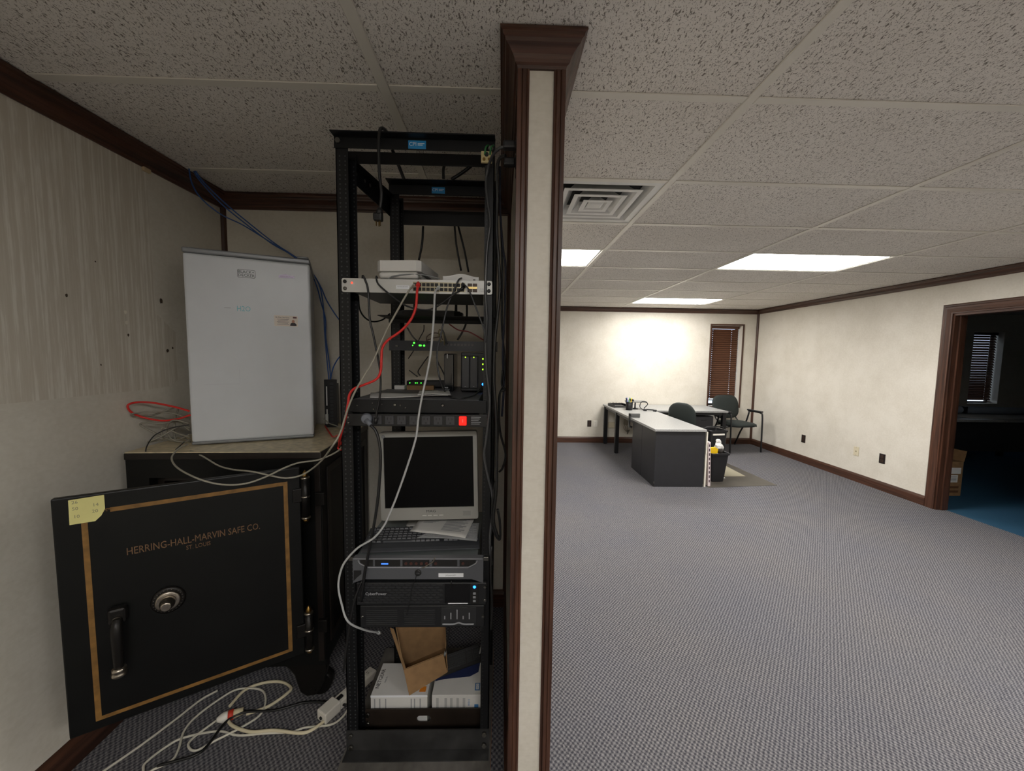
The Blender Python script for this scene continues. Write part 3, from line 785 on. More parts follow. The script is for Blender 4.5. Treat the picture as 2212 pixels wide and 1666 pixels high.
# base angles, bolts, pierced back panel
MB().box((FX0-.002, 1.3255, RB), (FX1+.002, 1.3295, .147)).box((FX0-.002, 1.285, RB), (FX1+.002, 1.3255, RB+.004)).build('base_angle', mat('scuffed_rack_steel', (40, 40, 40), 0.42, var=0.6, vscale=(12, 12, 12)), rack)
ov = rrect(-.318, .095, -.262, .122, .0134, 6)
bp = MB(); L_ = [(FX0+.004, RB), (FX1-.004, RB), (FX1-.004, .150), (FX0+.004, .150)]
bm = bmesh.new()
vo = [bm.verts.new((x, 1.408, z)) for x, z in L_]; vi = [bm.verts.new((x, 1.408, z)) for x, z in ov]
eo = [bm.edges.new((vo[i], vo[(i+1) % 4])) for i in range(4)]; ei = [bm.edges.new((vi[i], vi[(i+1) % len(vi)])) for i in range(len(vi))]
bmesh.ops.triangle_fill(bm, edges=eo+ei, use_beauty=True)
r_ = bmesh.ops.extrude_face_region(bm, geom=list(bm.faces)); bmesh.ops.translate(bm, verts=[v for v in r_['geom'] if isinstance(v, bmesh.types.BMVert)], vec=(0, .004, 0))
bmesh.ops.recalc_face_normals(bm, faces=bm.faces)
bmesh.ops.translate(bm, verts=bm.verts, vec=(.295, -1.33, -RB))
me = bpy.data.meshes.new('base_panel'); bm.to_mesh(me); bm.free(); me.materials.append(mat('brown_base_steel', (38, 30, 24), 0.5, var=0.3))
o = bpy.data.objects.new('base_panel', me); COL.objects.link(o); o.parent = rack
for x, z, y in ((FX0+.016, .13, 1.3255), (FX0+.016, .085, 1.3255), (FX1-.016, .132, 1.3255), (FX1-.016, .088, 1.3255), (FX0+.05, .135, 1.404), (FX0+.05, .098, 1.404), (FX0+.012, 2.225, 1.3247), (FX1-.012, 2.213, 1.3247)):
    MB().cyl((x, y, z), (x, y-.009, z), .0085, 6).build('bolt', BOLT, rack)
# earthing lug
lug = MB().bbox((-.078, 1.318, 2.168), (-.042, 1.3275, 2.205), .002).build('earth_terminal', mat('cream_terminal', (206, 190, 140), 0.45), rack)
MB().cyl((-.060, 1.318, 2.193), (-.060, 1.315, 2.193), .007, 12).build('terminal_hole', BLK, lug)
for x in (-.068, -.051): MB().cyl((x, 1.318, 2.178), (x, 1.3155, 2.178), .005, 10).build('terminal_screw', BRASS, lug)
for x in (-.066, -.049): MB().tube([(x, 1.318, 2.192), (x+.004, 1.310, 2.212), (x+.012, 1.325, 2.226)], .003, 6).build('earth_wire', mat('green_wire', (44, 120, 66), 0.5), lug)

# ---- network switch
SWG = mat('switch_grey_steel', (190, 190, 186), 0.4, 0.2, var=0.03)
SWD = mat('switch_dark_case', (84, 86, 86), 0.45, 0.3)
PORT = mat('port_black', (16, 15, 14), 0.6)
sw = thing('network_switch', 'silver grey rack network switch with rows of ports and red cable', 'network switch', (-.289, 1.33, 1.741))
MB().bbox((-.509, 1.3295, 1.742), (-.081, 1.62, 1.785), .002).build('case', SWD, sw)
mb = MB(); mb.prism(rrect(-.541, 1.7405, -.037, 1.786, .006), 0, .007, Matrix(((1, 0, 0, 0), (0, 0, -1, 1.3295), (0, 1, 0, 0), (0, 0, 0, 1)))); fp = mb.build('faceplate', SWG, sw)
for x, z in ((-.530, 1.775), (-.530, 1.752), (-.048, 1.775), (-.048, 1.752)): MB().lathe([(.006, 0), (.006, .003), (.003, .005)], 12, Matrix.Translation((x, 1.3225, z)) @ Matrix.Rotation(PI/2, 4, 'X')).build('screw', BLK if z > 1.76 or x > -.3 else BOLT, sw)
prt = None
SHELLM = mat('port_shield', (150, 142, 120), 0.35, 0.8)
pnl = MB().box((-.303, 1.3212, 1.7465), (-.128, 1.3225, 1.778)).build('port_block', SHELLM, sw)
for r_ in range(2):
    for c_ in range(12):
        x = -.2955+.0142*c_+(.003 if c_ > 5 else 0); z = 1.7690-.0150*r_
        if prt is None: prt = MB().box((-.0058, -.0006, -.0055), (.0058, .001, .0055)).build('port', PORT, sw, world=False)
        else: share(prt, 'port', parent=sw)
        o = prt if (r_ == 0 and c_ == 0) else COL.objects[-1]
        o.location = (x+.289, 1.3212-1.33, z-1.741)
for r_ in range(2):
    for c_ in range(2): MB().box((-.120+.017*c_, 1.3212, 1.7475+.0185*r_), (-.105+.017*c_, 1.3225, 1.7575+.0185*r_)).build('fibre_slot', mat('slot_brown', (52, 36, 24), 0.4, 0.3), sw)
MB().box((-.120, 1.3212, 1.7582), (-.088, 1.3225, 1.7652)).build('fibre_cage', mat('cage_gold', (196, 172, 112), 0.35, 0.8), sw)
MB().box((-.360, 1.3217, 1.7535), (-.316, 1.3225, 1.7655)).build('asset_label', PRW, sw)
text('asset_print', 'SG350-28 KMA', .0055, PRG, sw, FRONT(-.338, 1.3215, 1.761), ext=.0001)
text('maker_lettering', 'cisco', .0085, PRG, sw, FRONT(-.072, 1.3222, 1.752), ext=.0001)
text('maker_lettering', 'ılı.ılı', .0085, PRG, sw, FRONT(-.072, 1.3222, 1.7585), ext=.0001)
MB().lathe([(.0035, 0), (.002, .002)], 10, Matrix.Translation((-.507, 1.3225, 1.771)) @ Matrix.Rotation(PI/2, 4, 'X')).build('status_light', mat('red_led', (220, 60, 40), 0.4, emit=((255, 60, 40), 2.0)), sw)

WHP = mat('white_plastic', (206, 205, 202), 0.35)
# white gateway on the switch: two shells with clipped corners
gwy = thing('white_gateway', 'thick white two-shell network gateway box on top of the switch', 'router', (-.34, 1.41, 1.786), -.10)
def gl(mb, nm, mm): return mb.build(nm, mm, gwy, world=False)
def clip(x0, y0, x1, y1, c): return [(x0+c, y0), (x1-c, y0), (x1, y0+c), (x1, y1-c), (x1-c, y1), (x0+c, y1), (x0, y1-c), (x0, y0+c)]
gl(MB().prism(clip(-.080, -.09, .072, .15, .014), .027, .062), 'upper_shell', WHP).data
gl(MB().bbox((-.076, -.083, .004), (.062, .145, .027), .018, 4), 'lower_shell', WHP)
for x in (-.06, .05):
    for y in (-.06, .06): gl(MB().lathe([(.006, 0), (.008, .006)], 10, Matrix.Translation((x, y, 0))), 'foot', BLK)
mdm = thing('white_modem', 'small flat white modem with arched top on the switch', 'modem', (-.148, 1.40, 1.786), .03)
arch = [(-.062, 0), (.062, 0), (.062, .020)]+[(.062-.124*k/10, .020+.009*max(0, math.sin(PI*min(1, max(0, (k-1.5)/7))))) for k in range(1, 10)]+[(-.062, .020)]
MB().prism(arch, -.04, .04, Matrix(((1, 0, 0, 0), (0, 0, -1, 0), (0, 1, 0, 0), (0, 0, 0, 1)))).build('shell', WHP, mdm, world=False)
MB().box((.042, -.0408, .008), (.050, -.0395, .0115)).build('socket', BLK, mdm, world=False)

# ---- rear gear
rsh = thing('rear_shelf_bar', 'thin black rack shelf at the rear under the antenna router', 'rack shelf', (-.26, 1.72, 1.672))
MB().box((-.50, 1.713, 1.672), (-.022, 1.7195, 1.690)).box((-.50, 1.56, 1.687), (-.022, 1.7195, 1.690)).build('tray', RK, rsh)
rt = thing('antenna_router', 'flat black wireless router with three antennas on the rear shelf', 'router', (-.31, 1.66, 1.690))
MB().prism(clip(-.44, 1.60, -.17, 1.71, .03), 1.692, 1.712).build('case', BLK, rt)
MB().prism(clip(-.43, 1.61, -.18, 1.70, .03), 1.712, 1.717).build('lid', mat('router_grey_lid', (52, 53, 55), 0.4), rt)
for x in (-.385, -.295, -.205): MB().tube([(x, 1.703, 1.712), (x, 1.707, 1.76), (x, 1.708, 1.84)], lambda t: .0065-.002*t, 10).build('antenna', BLK, rt)
GLED = mat('green_led', (90, 240, 80), 0.4, emit=((70, 255, 60), 2.0))
BLED = mat('blue_led', (60, 150, 255), 0.4, emit=((40, 130, 255), 3.0))
YLED = mat('lime_led', (190, 240, 60), 0.4, emit=((170, 255, 40), 2.0))
rsw = thing('rear_switch', 'black rear-mounted switch with bright green lights above the shelf', 'network switch', (-.26, 1.72, 1.552))
MB().bbox((-.444, 1.7165, 1.552), (-.078, 1.90, 1.594), .002).build('case', mat('navy_case', (18, 21, 30), 0.35), rsw)
MB().box((-.50, 1.7135, 1.551), (-.022, 1.7165, 1.595)).build('faceplate', mat('navy_face', (22, 25, 34), 0.35), rsw)
for x, z, r_ in ((-.390, 1.585, .0045), (-.396, 1.574, .003), (-.366, 1.5745, .004), (-.360, 1.5745, .004), (-.346, 1.574, .0045)):
    MB().lathe([(r_, 0), (r_*.5, .002)], 10, Matrix.Translation((x, 1.7135, z)) @ Matrix.Rotation(PI/2, 4, 'X')).build('status_light', GLED, rsw)
for k in range(9): MB().box((-.262+.0155*k, 1.7125, 1.575), (-.252+.0155*k, 1.7137, 1.584)).build('port', mat('port_grey', (82, 76, 76), 0.5), rsw)
MB().bbox((-.47, 1.706, 1.567), (-.458, 1.7137, 1.575), .002).build('screw', BOLT, rsw)

# ---- shelf with its clutter
SHG = mat('shelf_grey_steel', (98, 98, 102), 0.5, 0.2, var=0.2, vscale=(9, 9, 9))
shf = thing('rack_shelf', 'deep grey-topped rack shelf carrying the drives and papers', 'rack shelf', (-.29, 1.33, 1.333))
MB().box((-.510, 1.3295, 1.373), (-.080, 1.714, 1.379)).box((-.444, 1.714, 1.373), (-.080, 1.90, 1.379)).build('deck', SHG, shf)
MB().bbox((-.528, 1.322, 1.333), (-.052, 1.3295, 1.378), .002).build('front_lip', RK, shf)
MB().box((-.510, 1.335, 1.34), (-.507, 1.714, 1.373)).build('side_lip', RK, shf); MB().box((-.083, 1.335, 1.34), (-.080, 1.714, 1.373)).build('side_lip', RK, shf)
for u, v, r_ in ((772, 876, .003), (805, 871, .003), (825, 874, .003), (853, 875, .006), (865, 876, .003), (876, 881, .003), (807, 884, .003), (956, 876, .006)):
    p = at(u, v, 1.3215); MB().lathe([(r_, 0), (r_*.6, .002)], 10, Matrix.Translation(p) @ Matrix.Rotation(PI/2, 4, 'X')).build('rivet', BOLT, shf)
# NAS
nas = thing('storage_box', 'black two-bay network storage box with lime lights on the shelf', 'storage drive', (-.118, 1.60, 1.379))
MB().bbox((-.172, 1.602, 1.384), (-.068, 1.714, 1.546), .004).build('case', BLK, nas)
MB().box((-.168, 1.6005, 1.395), (-.098, 1.603, 1.535)).build('bay_recess', PORT, nas)
for x in (-.167, -.1325):
    by = MB().bbox((x, 1.592, 1.398), (x+.031, 1.602, 1.530), .002).build('drive_tray', mat('tray_charcoal', (48, 49, 52), 0.4), nas)
    MB().lathe([(.0025, 0), (.0015, .0015)], 8, Matrix.Translation((x+.015, 1.592, 1.526)) @ Matrix.Rotation(PI/2, 4, 'X')).build('status_light', YLED, by)
    MB().box((x+.012, 1.5912, 1.404), (x+.018, 1.592, 1.406)).build('tray_latch', PRG, by)
for z in (1.520, 1.498, 1.476): MB().lathe([(.0035, 0), (.002, .0015)], 10, Matrix.Translation((-.080, 1.602, z)) @ Matrix.Rotation(PI/2, 4, 'X')).build('status_light', YLED, nas)
MB().lathe([(.0055, 0), (.004, .002)], 12, Matrix.Translation((-.079, 1.602, 1.414)) @ Matrix.Rotation(PI/2, 4, 'X')).build('power_button', BLED, nas)
for x in (-.16, -.08): MB().bbox((x-.01, 1.62, 1.379), (x+.01, 1.70, 1.3845), .002).build('rubber_foot', BLK, nas)
xd = thing('external_drive', 'slim glossy black external drive standing beside the storage box', 'external drive', (-.222, 1.63, 1.379))
MB().bbox((-.247, 1.632, 1.379), (-.205, 1.77, 1.540), .006, 3).build('case', mat('gloss_black', (20, 21, 24), 0.12, coat=0.5), xd)
MB().box((-.234, 1.6312, 1.52), (-.231, 1.6322, 1.538)).build('status_bar', PRW, xd)
text('maker_lettering', 'WD', .008, PRW, xd, FRONT(-.236, 1.6318, 1.395), ext=.0001)
MB().box((-.241, 1.6312, 1.388), (-.222, 1.6322, 1.3895)).build('print_line', PRG, xd)
dsl = thing('black_modem', 'low black modem with green lights at the back of the shelf', 'modem', (-.42, 1.80, 1.379))
MB().bbox((-.444, 1.79, 1.381), (-.255, 1.87, 1.413), .006).build('case', BLK, dsl)
for x in (-.430, -.404, -.396, -.378): MB().box((x, 1.7890, 1.400), (x+.004, 1.7905, 1.405)).build('status_light', GLED, dsl)
MB().bbox((-.44, 1.80, 1.379), (-.26, 1.86, 1.3815), .001).build('foot_strip', BLK, dsl)
# papers
PAP = mat('white_paper', (214, 213, 210), 0.75, var=0.03)
def sheet(name, label, cor, group=None, thick=.0008, m=PAP, nx=10, ny=6, wave=.004, seed=1):
    """a gently curled sheet over four corner points (TL, TR, BR, BL)"""
    rnd = random.Random(seed); A, B_, C_, D_ = [Vector(c) for c in cor]; ph = rnd.uniform(0, 6)
    top = []
    for j in range(ny+1):
        for i in range(nx+1):
            s, t = i/nx, j/ny
            p = A.lerp(B_, s).lerp(D_.lerp(C_, s), t)
            p = p+Vector((0, 0, wave*(0.5+0.5*math.sin(ph+5*s+2.2*t))))
            top.append(p)
    n = len(top); vs = top+[p-Vector((0, 0, thick)) for p in top]; fs = []
    W_ = nx+1
    for j in range(ny):
        for i in range(nx):
            a = j*W_+i; fs.append((a, a+1, a+1+W_, a+W_)); fs.append((n+a+W_, n+a+1+W_, n+a+1, n+a))
    bd = [i for i in range(W_)]+[j*W_+nx for j in range(1, ny+1)]+[ny*W_+i for i in range(nx-1, -1, -1)]+[j*W_ for j in range(ny-1, 0, -1)]
    for k in range(len(bd)):
        a, c = bd[k], bd[(k+1) % len(bd)]; fs.append((a, n+a, n+c, c))
    o = MB().add(vs, fs, True).build(name, m)
    return tag(o, label, 'paper', group), top, W_
o, top, W_ = sheet('paper_sheet', 'crumpled white printed sheet spread on the rack shelf', [(-.50, 1.47, 1.381), (-.235, 1.56, 1.381), (-.195, 1.40, 1.381), (-.46, 1.345, 1.381)], wave=.006, seed=3)
o2, t2, _ = sheet('paper_sheet', 'second white sheet with grey photo print lying on the crumpled sheet', [(-.33, 1.545, 1.390), (-.215, 1.56, 1.390), (-.185, 1.39, 1.390), (-.30, 1.37, 1.390)], wave=.003, seed=5)
MB().add([(-.255, 1.54, 1.3955), (-.225, 1.545, 1.3955), (-.215, 1.49, 1.3955), (-.245, 1.485, 1.3955)]+[(-.255, 1.54, 1.395), (-.225, 1.545, 1.395), (-.215, 1.49, 1.395), (-.245, 1.485, 1.395)], [(0, 1, 2, 3), (7, 6, 5, 4), (0, 4, 5, 1), (1, 5, 6, 2), (2, 6, 7, 3), (3, 7, 4, 0)]).build('photo_print', mat('print_midgrey', (120, 122, 126), 0.7), o2)
CARD = mat('brown_cardboard', (134, 104, 70), 0.8, var=0.12, vscale=(30, 30, 30))
wd_ = MB().prism([(-.42, 1.70), (-.30, 1.69), (-.305, 1.74), (-.34, 1.765), (-.38, 1.765), (-.415, 1.735)], 1.379, 1.397).build('cardboard_scrap', CARD)
tag(wd_, 'torn brown cardboard scrap lying on the rack shelf', 'cardboard')
bx_ = MB().bbox((-.475, 1.70, 1.379), (-.43, 1.745, 1.397), .003).build('white_adapter', WHP); tag(bx_, 'small white adapter block lying on the rack shelf', 'adapter')

# ---- power strip unit
pdu = thing('rack_power_unit', 'black rack power unit with a row of outlets and red switch', 'power strip', (-.29, 1.33, 1.285))
MB().bbox((-.510, 1.3295, 1.287), (-.080, 1.375, 1.327), .002).build('case', RK, pdu)
MB().bbox((-.534, 1.322, 1.2855), (-.040, 1.3295, 1.3285), .0015).build('faceplate', mat('pdu_black', (15, 16, 17), 0.4), pdu)
OUT = mat('outlet_charcoal', (58, 58, 61), 0.45)
for k in range(7):
    x = at(815+26.3*k, 908, 1.3215).x
    ol = MB().bbox((x-.0155, 1.3185, 1.292), (x+.0155, 1.3225, 1.323), .0015).build('outlet', OUT, pdu)
    for dx in (-.006, .006): MB().box((x+dx-.001, 1.3178, 1.309), (x+dx+.001, 1.3187, 1.317)).build('slot', PORT, ol)
    MB().lathe([(.0028, 0), (.0028, .0008)], 8, Matrix.Translation((x, 1.3187, 1.299)) @ Matrix.Rotation(PI/2, 4, 'X')).build('slot', PORT, ol)
x = at(1000, 907, 1.3215).x
MB().bbox((x-.013, 1.312, 1.292), (x+.013, 1.3225, 1.324), .003).build('rocker_switch', mat('lit_red_switch', (210, 40, 30), 0.35, emit=((255, 30, 20), 0.9)), pdu)
MB().box((x-.0015, 1.3112, 1.303), (x+.0015, 1.312, 1.314)).build('rocker_mark', mat('switch_pink', (255, 150, 130), 0.5), pdu)
for k in range(5): MB().box((x+.028, 1.3215, 1.319-.006*k), (x+.062-.004*(k % 3), 1.3222, 1.3215-.006*k)).build('rating_print', PRG, pdu)
for xx in (-.527, -.047):
    for zz in (1.297, 1.316): MB().lathe([(.005, 0), (.003, .003)], 10, Matrix.Translation((xx, 1.322, zz)) @ Matrix.Rotation(PI/2, 4, 'X')).build('screw', BOLT, pdu)

# ---- monitor
SIL = mat('silver_monitor_plastic', (150, 149, 144), 0.4, 0.1)
SCR = mat('dark_screen', (5, 5, 6), 0.3, spec=0.15)
mon = thing('monitor', 'silver framed square flat monitor with black screen inside the rack', 'monitor', (-.277, 1.50, .82))
MM = Matrix.Translation((-.277, 1.455, 1.068)) @ Matrix.Rotation(-.028, 4, 'Y') @ Matrix.Rotation(-.04, 4, 'X') @ Matrix(((1, 0, 0, 0), (0, 0, -1, 0), (0, 1, 0, 0), (0, 0, 0, 1)))
def ml(mb, nm, mm, par=mon): mb.v = [MM @ p for p in mb.v]; return mb.build(nm, mm, par)
hwm, hhm = .187, .171
bz = MB()
ring_o = rrect(-hwm, -hhm, hwm, hhm, .008); ring_i = rrect(-.1715, -.123, .1715, .152, .001)
nn = len(ring_o); vs = [(x, y, .0) for x, y in ring_o]+[(x, y, 0) for x, y in ring_i]+[(x, y, -.035) for x, y in ring_o]+[(x, y, -.006) for x, y in ring_i]
fs = []
for i in range(nn):
    j = (i+1) % nn; fs += [(i, j, nn+j, nn+i), (2*nn+i, 2*nn+j, j, i), (nn+i, nn+j, 3*nn+j, 3*nn+i)]
fs.append(tuple(range(2*nn, 3*nn)))
bz.add(vs, fs); ml(bz, 'bezel', SIL)
ml(MB().box((-.172, -.1235, -.008), (.172, .1525, -.005)), 'screen', SCR)
text('maker_lettering', 'MAG', .0135, mat('print_black', (40, 40, 42), 0.5), mon, MM @ Matrix.Translation((.005, -.1375, .0004)), ext=.0002, sx=1.3)
for k, x in enumerate((-.028, -.008, .014, .036)): ml(MB().bbox((x, -.155, 0), (x+.016, -.152, .0015), .0005), 'button', WHP)
ml(MB().box((.128, -.158, 0), (.158, -.140, .0004)), 'spec_sticker', mat('grey_sticker', (134, 134, 130), 0.5))
ml(MB().lathe([(.007, 0), (.006, .002)], 14, Matrix.Translation((-.172, .155, 0))), 'power_button', FRG)
ml(MB().bbox((-.10, -.10, -.075), (.10, .09, -.035), .012), 'rear_shell', SIL)
MB().bbox((-.315, 1.545, .83), (-.24, 1.575, 1.05), .01).build('stand_neck', SIL, mon)
MB().bbox((-.39, 1.545, .8185), (-.165, 1.68, .834), .012).build('stand_base', SIL, mon)

# ---- server with bezel
SRV = mat('server_bezel_grey', (92, 94, 98), 0.4, 0.3)
SRVL = mat('server_bezel_edge', (138, 140, 144), 0.35, 0.4)
LID = mat('galvanised_lid', (142, 150, 150), 0.4, 0.6, var=0.1)
sv = thing('rack_server', 'grey rack server with angled bezel slots and tiny round badge', 'server', (-.287, 1.33, .73))
MB().box((-.510, 1.3295, .732), (-.080, 1.714, .818)).build('chassis', LID, sv)
Fp = lambda y: Matrix(((1, 0, 0, 0), (0, 0, -1, y), (0, 1, 0, 0), (0, 0, 0, 1)))
MB().prism([(-.516, .728), (-.478, .742), (-.098, .742), (-.058, .728), (-.058, .819), (-.516, .819)], 0, .022, Fp(1.3295)).build('bezel', SRV, sv)
MB().box((-.513, 1.3045, .816), (-.061, 1.3295, .8205)).build('bezel_top', SRVL, sv)
lip = MB()
lip.tube([(-.497, 1.3065, .812), (-.490, 1.3065, .800), (-.463, 1.3065, .786), (-.112, 1.3065, .786), (-.085, 1.3065, .800), (-.078, 1.3065, .812)], .0028, 8, 1)
lip.build('bezel_edge', SRVL, sv)
for a0, a1, l, r in ((-.490, -.445, 1, 0), (-.438, -.350, 0, 0), (-.342, -.248, 0, 0), (-.238, -.150, 0, 0), (-.142, -.085, 0, 1)):
    P = [(a0+(.022 if l else 0), .790), (a1-(.022 if r else 0), .790), (a1, .804 if r else .790), (a1, .813), (a0, .813), (a0, .804 if l else .790)]
    slt = MB().prism(P, 0, .0012, Fp(1.3080)).build('bezel_slot', PORT, sv)
    for k in range(5):
        if -.35 < a0 < -.3 or (a0 > -.3 and k == 0): MB().lathe([(.006, 0), (.005, .0008)], 10, Matrix.Translation((a0+.012+.018*k, 1.3068, .800)) @ Matrix.Rotation(PI/2, 4, 'X')).build('drive_latch', mat('latch_maroon', (70, 40, 34), 0.4), slt)
    if -.44 < a0 < -.4: MB().box((a0+.022, 1.3060, .797), (a0+.046, 1.3069, .802)).build('blue_display', BLED if False else mat('blue_readout', (70, 110, 180), 0.4, emit=((60, 120, 255), 1.2)), slt)
MB().lathe([(.012, 0), (.011, .003), (.008, .004)], 18, Matrix.Translation((-.288, 1.3075, .766)) @ Matrix.Rotation(PI/2, 4, 'X')).build('round_badge', BLK, sv)
text('badge_lettering', 'DELL', .006, PRG, sv, FRONT(-.288, 1.3033, .766), ext=.0001)
MB().box((-.216, 1.3068, .750), (-.128, 1.3076, .764)).build('name_label', PRW, sv)
text('label_print', 'phoenix01', .009, PRG, sv, FRONT(-.172, 1.3066, .757), ext=.0001)
for x in (-.525, -.049): MB().bbox((x-.010, 1.318, .803), (x+.010, 1.3295, .817), .002).build('rack_ear', BOLT, sv)
MB().prism([(-.514, .735), (-.500, .75), (-.486, .762), (-.486, .775), (-.512, .775)], 0, .0012, Fp(1.3080)).build('bezel_latch', BLK, sv)

# ---- keyboard and bagged sheet in front of the monitor
KB = mat('keyboard_charcoal', (58, 60, 64), 0.42)
KEY = mat('key_grey', (70, 72, 76), 0.5)
def keyboard(name, label, M, KBm, KEYm):
    t = thing(name, label, 'keyboard'); t.matrix_basis = M
    prof = [(-.095, 0), (.075, 0), (.075, .018), (.03, .020), (-.06, .016), (-.085, .011), (-.095, .005)]
    MB().prism(prof, -.222, .222, Matrix(((0, 0, 1, 0), (1, 0, 0, 0), (0, 1, 0, 0), (0, 0, 0, 1)))).build('body', KBm, t, world=False)
    k0 = None
    for r in range(6):
        y = .060-.0195*r-(.006 if r else 0)
        xs = [-.205+.0187*i for i in range(15)]+[.09+.0187*i for i in range(3)]+[.153+.0187*i for i in range(4)]
        if r == 5: xs = xs[:3]+xs[9:]
        for x in xs:
            if k0 is None: k0 = MB().loft([[(-.0085, -.0085, 0), (.0085, -.0085, 0), (.0085, .0085, 0), (-.0085, .0085, 0)], [(-.0065, -.006, .006), (.0065, -.006, .006), (.0065, .007, .006), (-.0065, .007, .006)]], smooth=False).build('key', KEYm, t, world=False); o = k0
            else: o = share(k0, 'key', parent=t)
            o.location = (x, y, .0175+.045*(y)*.6)
        if r == 5: MB().bbox((-.15, y-.008, .0155), (-.04, y+.008, .021), .001).build('space_bar', KEYm, t, world=False)
    return t
keyboard('keyboard', 'charcoal computer keyboard lying on the rack server under the monitor', Matrix.Translation((-.293, 1.43, .828)) @ Matrix.Rotation(.13, 4, 'Z') @ Matrix.Rotation(.03, 4, 'Y') @ Matrix.Diagonal((.94, .94, .94, 1)), KB, KEY)
for i in range(0): pass
o, top, W_ = sheet('bagged_sheet', 'printed white form in clear plastic lying on the charcoal keyboard', [(-.325, 1.53, .866), (-.105, 1.53, .866), (-.128, 1.37, .862), (-.345, 1.43, .860)], wave=.003, seed=9)
o['category'] = 'paper'
def on_sheet(s0, s1, t0, t1, nm, mm, cor=((-.325, 1.53, .866), (-.105, 1.53, .866), (-.128, 1.37, .862), (-.345, 1.43, .860))):
    A, B_, C_, D_ = [Vector(c) for c in cor]
    P = [A.lerp(B_, s).lerp(D_.lerp(C_, s), t)+Vector((0, 0, .0042)) for s, t in ((s0, t0), (s1, t0), (s1, t1), (s0, t1))]
    MB().add(P+[p-Vector((0, 0, .0003)) for p in P], [(0, 1, 2, 3), (7, 6, 5, 4), (0, 4, 5, 1), (1, 5, 6, 2), (2, 6, 7, 3), (3, 7, 4, 0)]).build(nm, mm, o)
for k in range(11): on_sheet(.52, .93-.05*(k % 3), .10+.065*k, .125+.065*k, 'print_line', PRG)
for k in range(4): on_sheet(.12, .42-.04*k, .18+.06*k, .20+.06*k, 'print_line', PRG)
CLEAR, nt, b = nodes_of('clear_plastic')
b.inputs['Base Color'].default_value = (.8, .82, .84, 1); b.inputs['Roughness'].default_value = .12; b.inputs['Alpha'].default_value = .32
ob, _, _ = sheet('plastic_sleeve', 'crinkled clear plastic sleeve under the printed form on the keyboard', [(-.20, 1.52, .857), (-.085, 1.50, .857), (-.085, 1.36, .855), (-.31, 1.39, .855)], m=CLEAR, wave=.004, seed=12, nx=16, ny=10)
ob['category'] = 'plastic sleeve'

# ---- two UPS units
UPS = mat('ups_black', (23, 24, 26), 0.42)
UPSM = mat('ups_moulding', (38, 39, 41), 0.45)
ups = thing('rack_ups', 'black rack UPS with honeycomb grille and blue power light', 'power supply', (-.28, 1.33, .642))
MB().box((-.505, 1.3295, .642), (-.080, 1.70, .727)).build('case', UPS, ups)
MB().bbox((-.507, 1.312, .642), (-.045, 1.3295, .727), .004).build('front_panel', UPS, ups)
hx = None
for r in range(8):
    for c in range(13):
        x = -.492+.0225*c+(.011 if r % 2 else 0); z = .655+.0092*r
        if x > -.205: continue
        if -.475 < x < -.395 and r in (3, 4): continue
        if hx is None: hx = MB().prism([(-.010, 0), (-.007, -.0035), (.007, -.0035), (.010, 0), (.007, .0035), (-.007, .0035)], 0, .0016, Fp(0)).build('grille_cell', UPSM, ups, world=False); o = hx
        else: o = share(hx, 'grille_cell', parent=ups)
        o.location = (x+.28, 1.312-1.33, z-.642)
text('maker_lettering', 'CyberPower', .0145, mat('print_silver', (178, 180, 184), 0.5), ups, FRONT(-.437, 1.3095, .6865), ext=.0003, sx=1.0)
MB().box((-.195, 1.3112, .650), (-.105, 1.3125, .722)).build('display', mat('gloss_display', (12, 12, 13), 0.08), ups)
MB().bbox((-.183, 1.309, .6485), (-.112, 1.3125, .6515), .001).build('display_bar', PRW, ups)
MB().bbox((-.102, 1.3105, .647), (-.076, 1.3125, .722), .002).build('button_strip', PORT, ups)
MB().lathe([(.0055, 0), (.0045, .002)], 12, Matrix.Translation((-.089, 1.3105, .711)) @ Matrix.Rotation(PI/2, 4, 'X')).build('power_light', BLED, ups)
for k in range(3): MB().bbox((-.094, 1.3095, .655+.014*k), (-.084, 1.3107, .663+.014*k), .001).build('button', PRG, ups)
for x, z in ((-.052, .66), (-.052, .71)): MB().lathe([(.006, 0), (.004, .003)], 10, Matrix.Translation((x, 1.312, z)) @ Matrix.Rotation(PI/2, 4, 'X')).build('screw', BOLT, ups)
bat = thing('rack_battery', 'black rack battery unit with horizontal louvre slits below the UPS', 'power supply', (-.28, 1.33, .555))
MB().box((-.490, 1.3295, .555), (-.080, 1.70, .639)).build('case', UPS, bat)
MB().bbox((-.497, 1.316, .555), (-.052, 1.3295, .639), .004).build('front_panel', UPS, bat)
lv = None
for s_ in (0, 1):
    for k in range(8):
        if lv is None: lv = MB().bbox((-.055, -.002, -.0016), (.055, .001, .0016), .0008).build('louvre', UPSM, bat, world=False); o = lv
        else: o = share(lv, 'louvre', parent=bat)
        o.location = (-.420+.135*s_+.28, 1.316-1.33, .569+.0075*k-.555)
MB().bbox((-.208, 1.3145, .562), (-.082, 1.317, .632), .003).build('panel_plate', UPSM, bat)
for k in range(5): MB().box((-.197+.022*k, 1.3138, .588), (-.193+.022*k, 1.3147, .588+.012+.012*(k % 3))).build('panel_print', PRG, bat)
MB().tube([(-.203, 1.313, .570), (-.165, 1.313, .570), (-.145, 1.312, .576), (-.125, 1.313, .570), (-.09, 1.313, .570)], .0028, 8).build('pull_bar', PRG, bat)
for x in (-.488, -.058): MB().lathe([(.006, 0), (.004, .003)], 10, Matrix.Translation((x, 1.316, .597)) @ Matrix.Rotation(PI/2, 4, 'X')).build('screw', BOLT, bat)

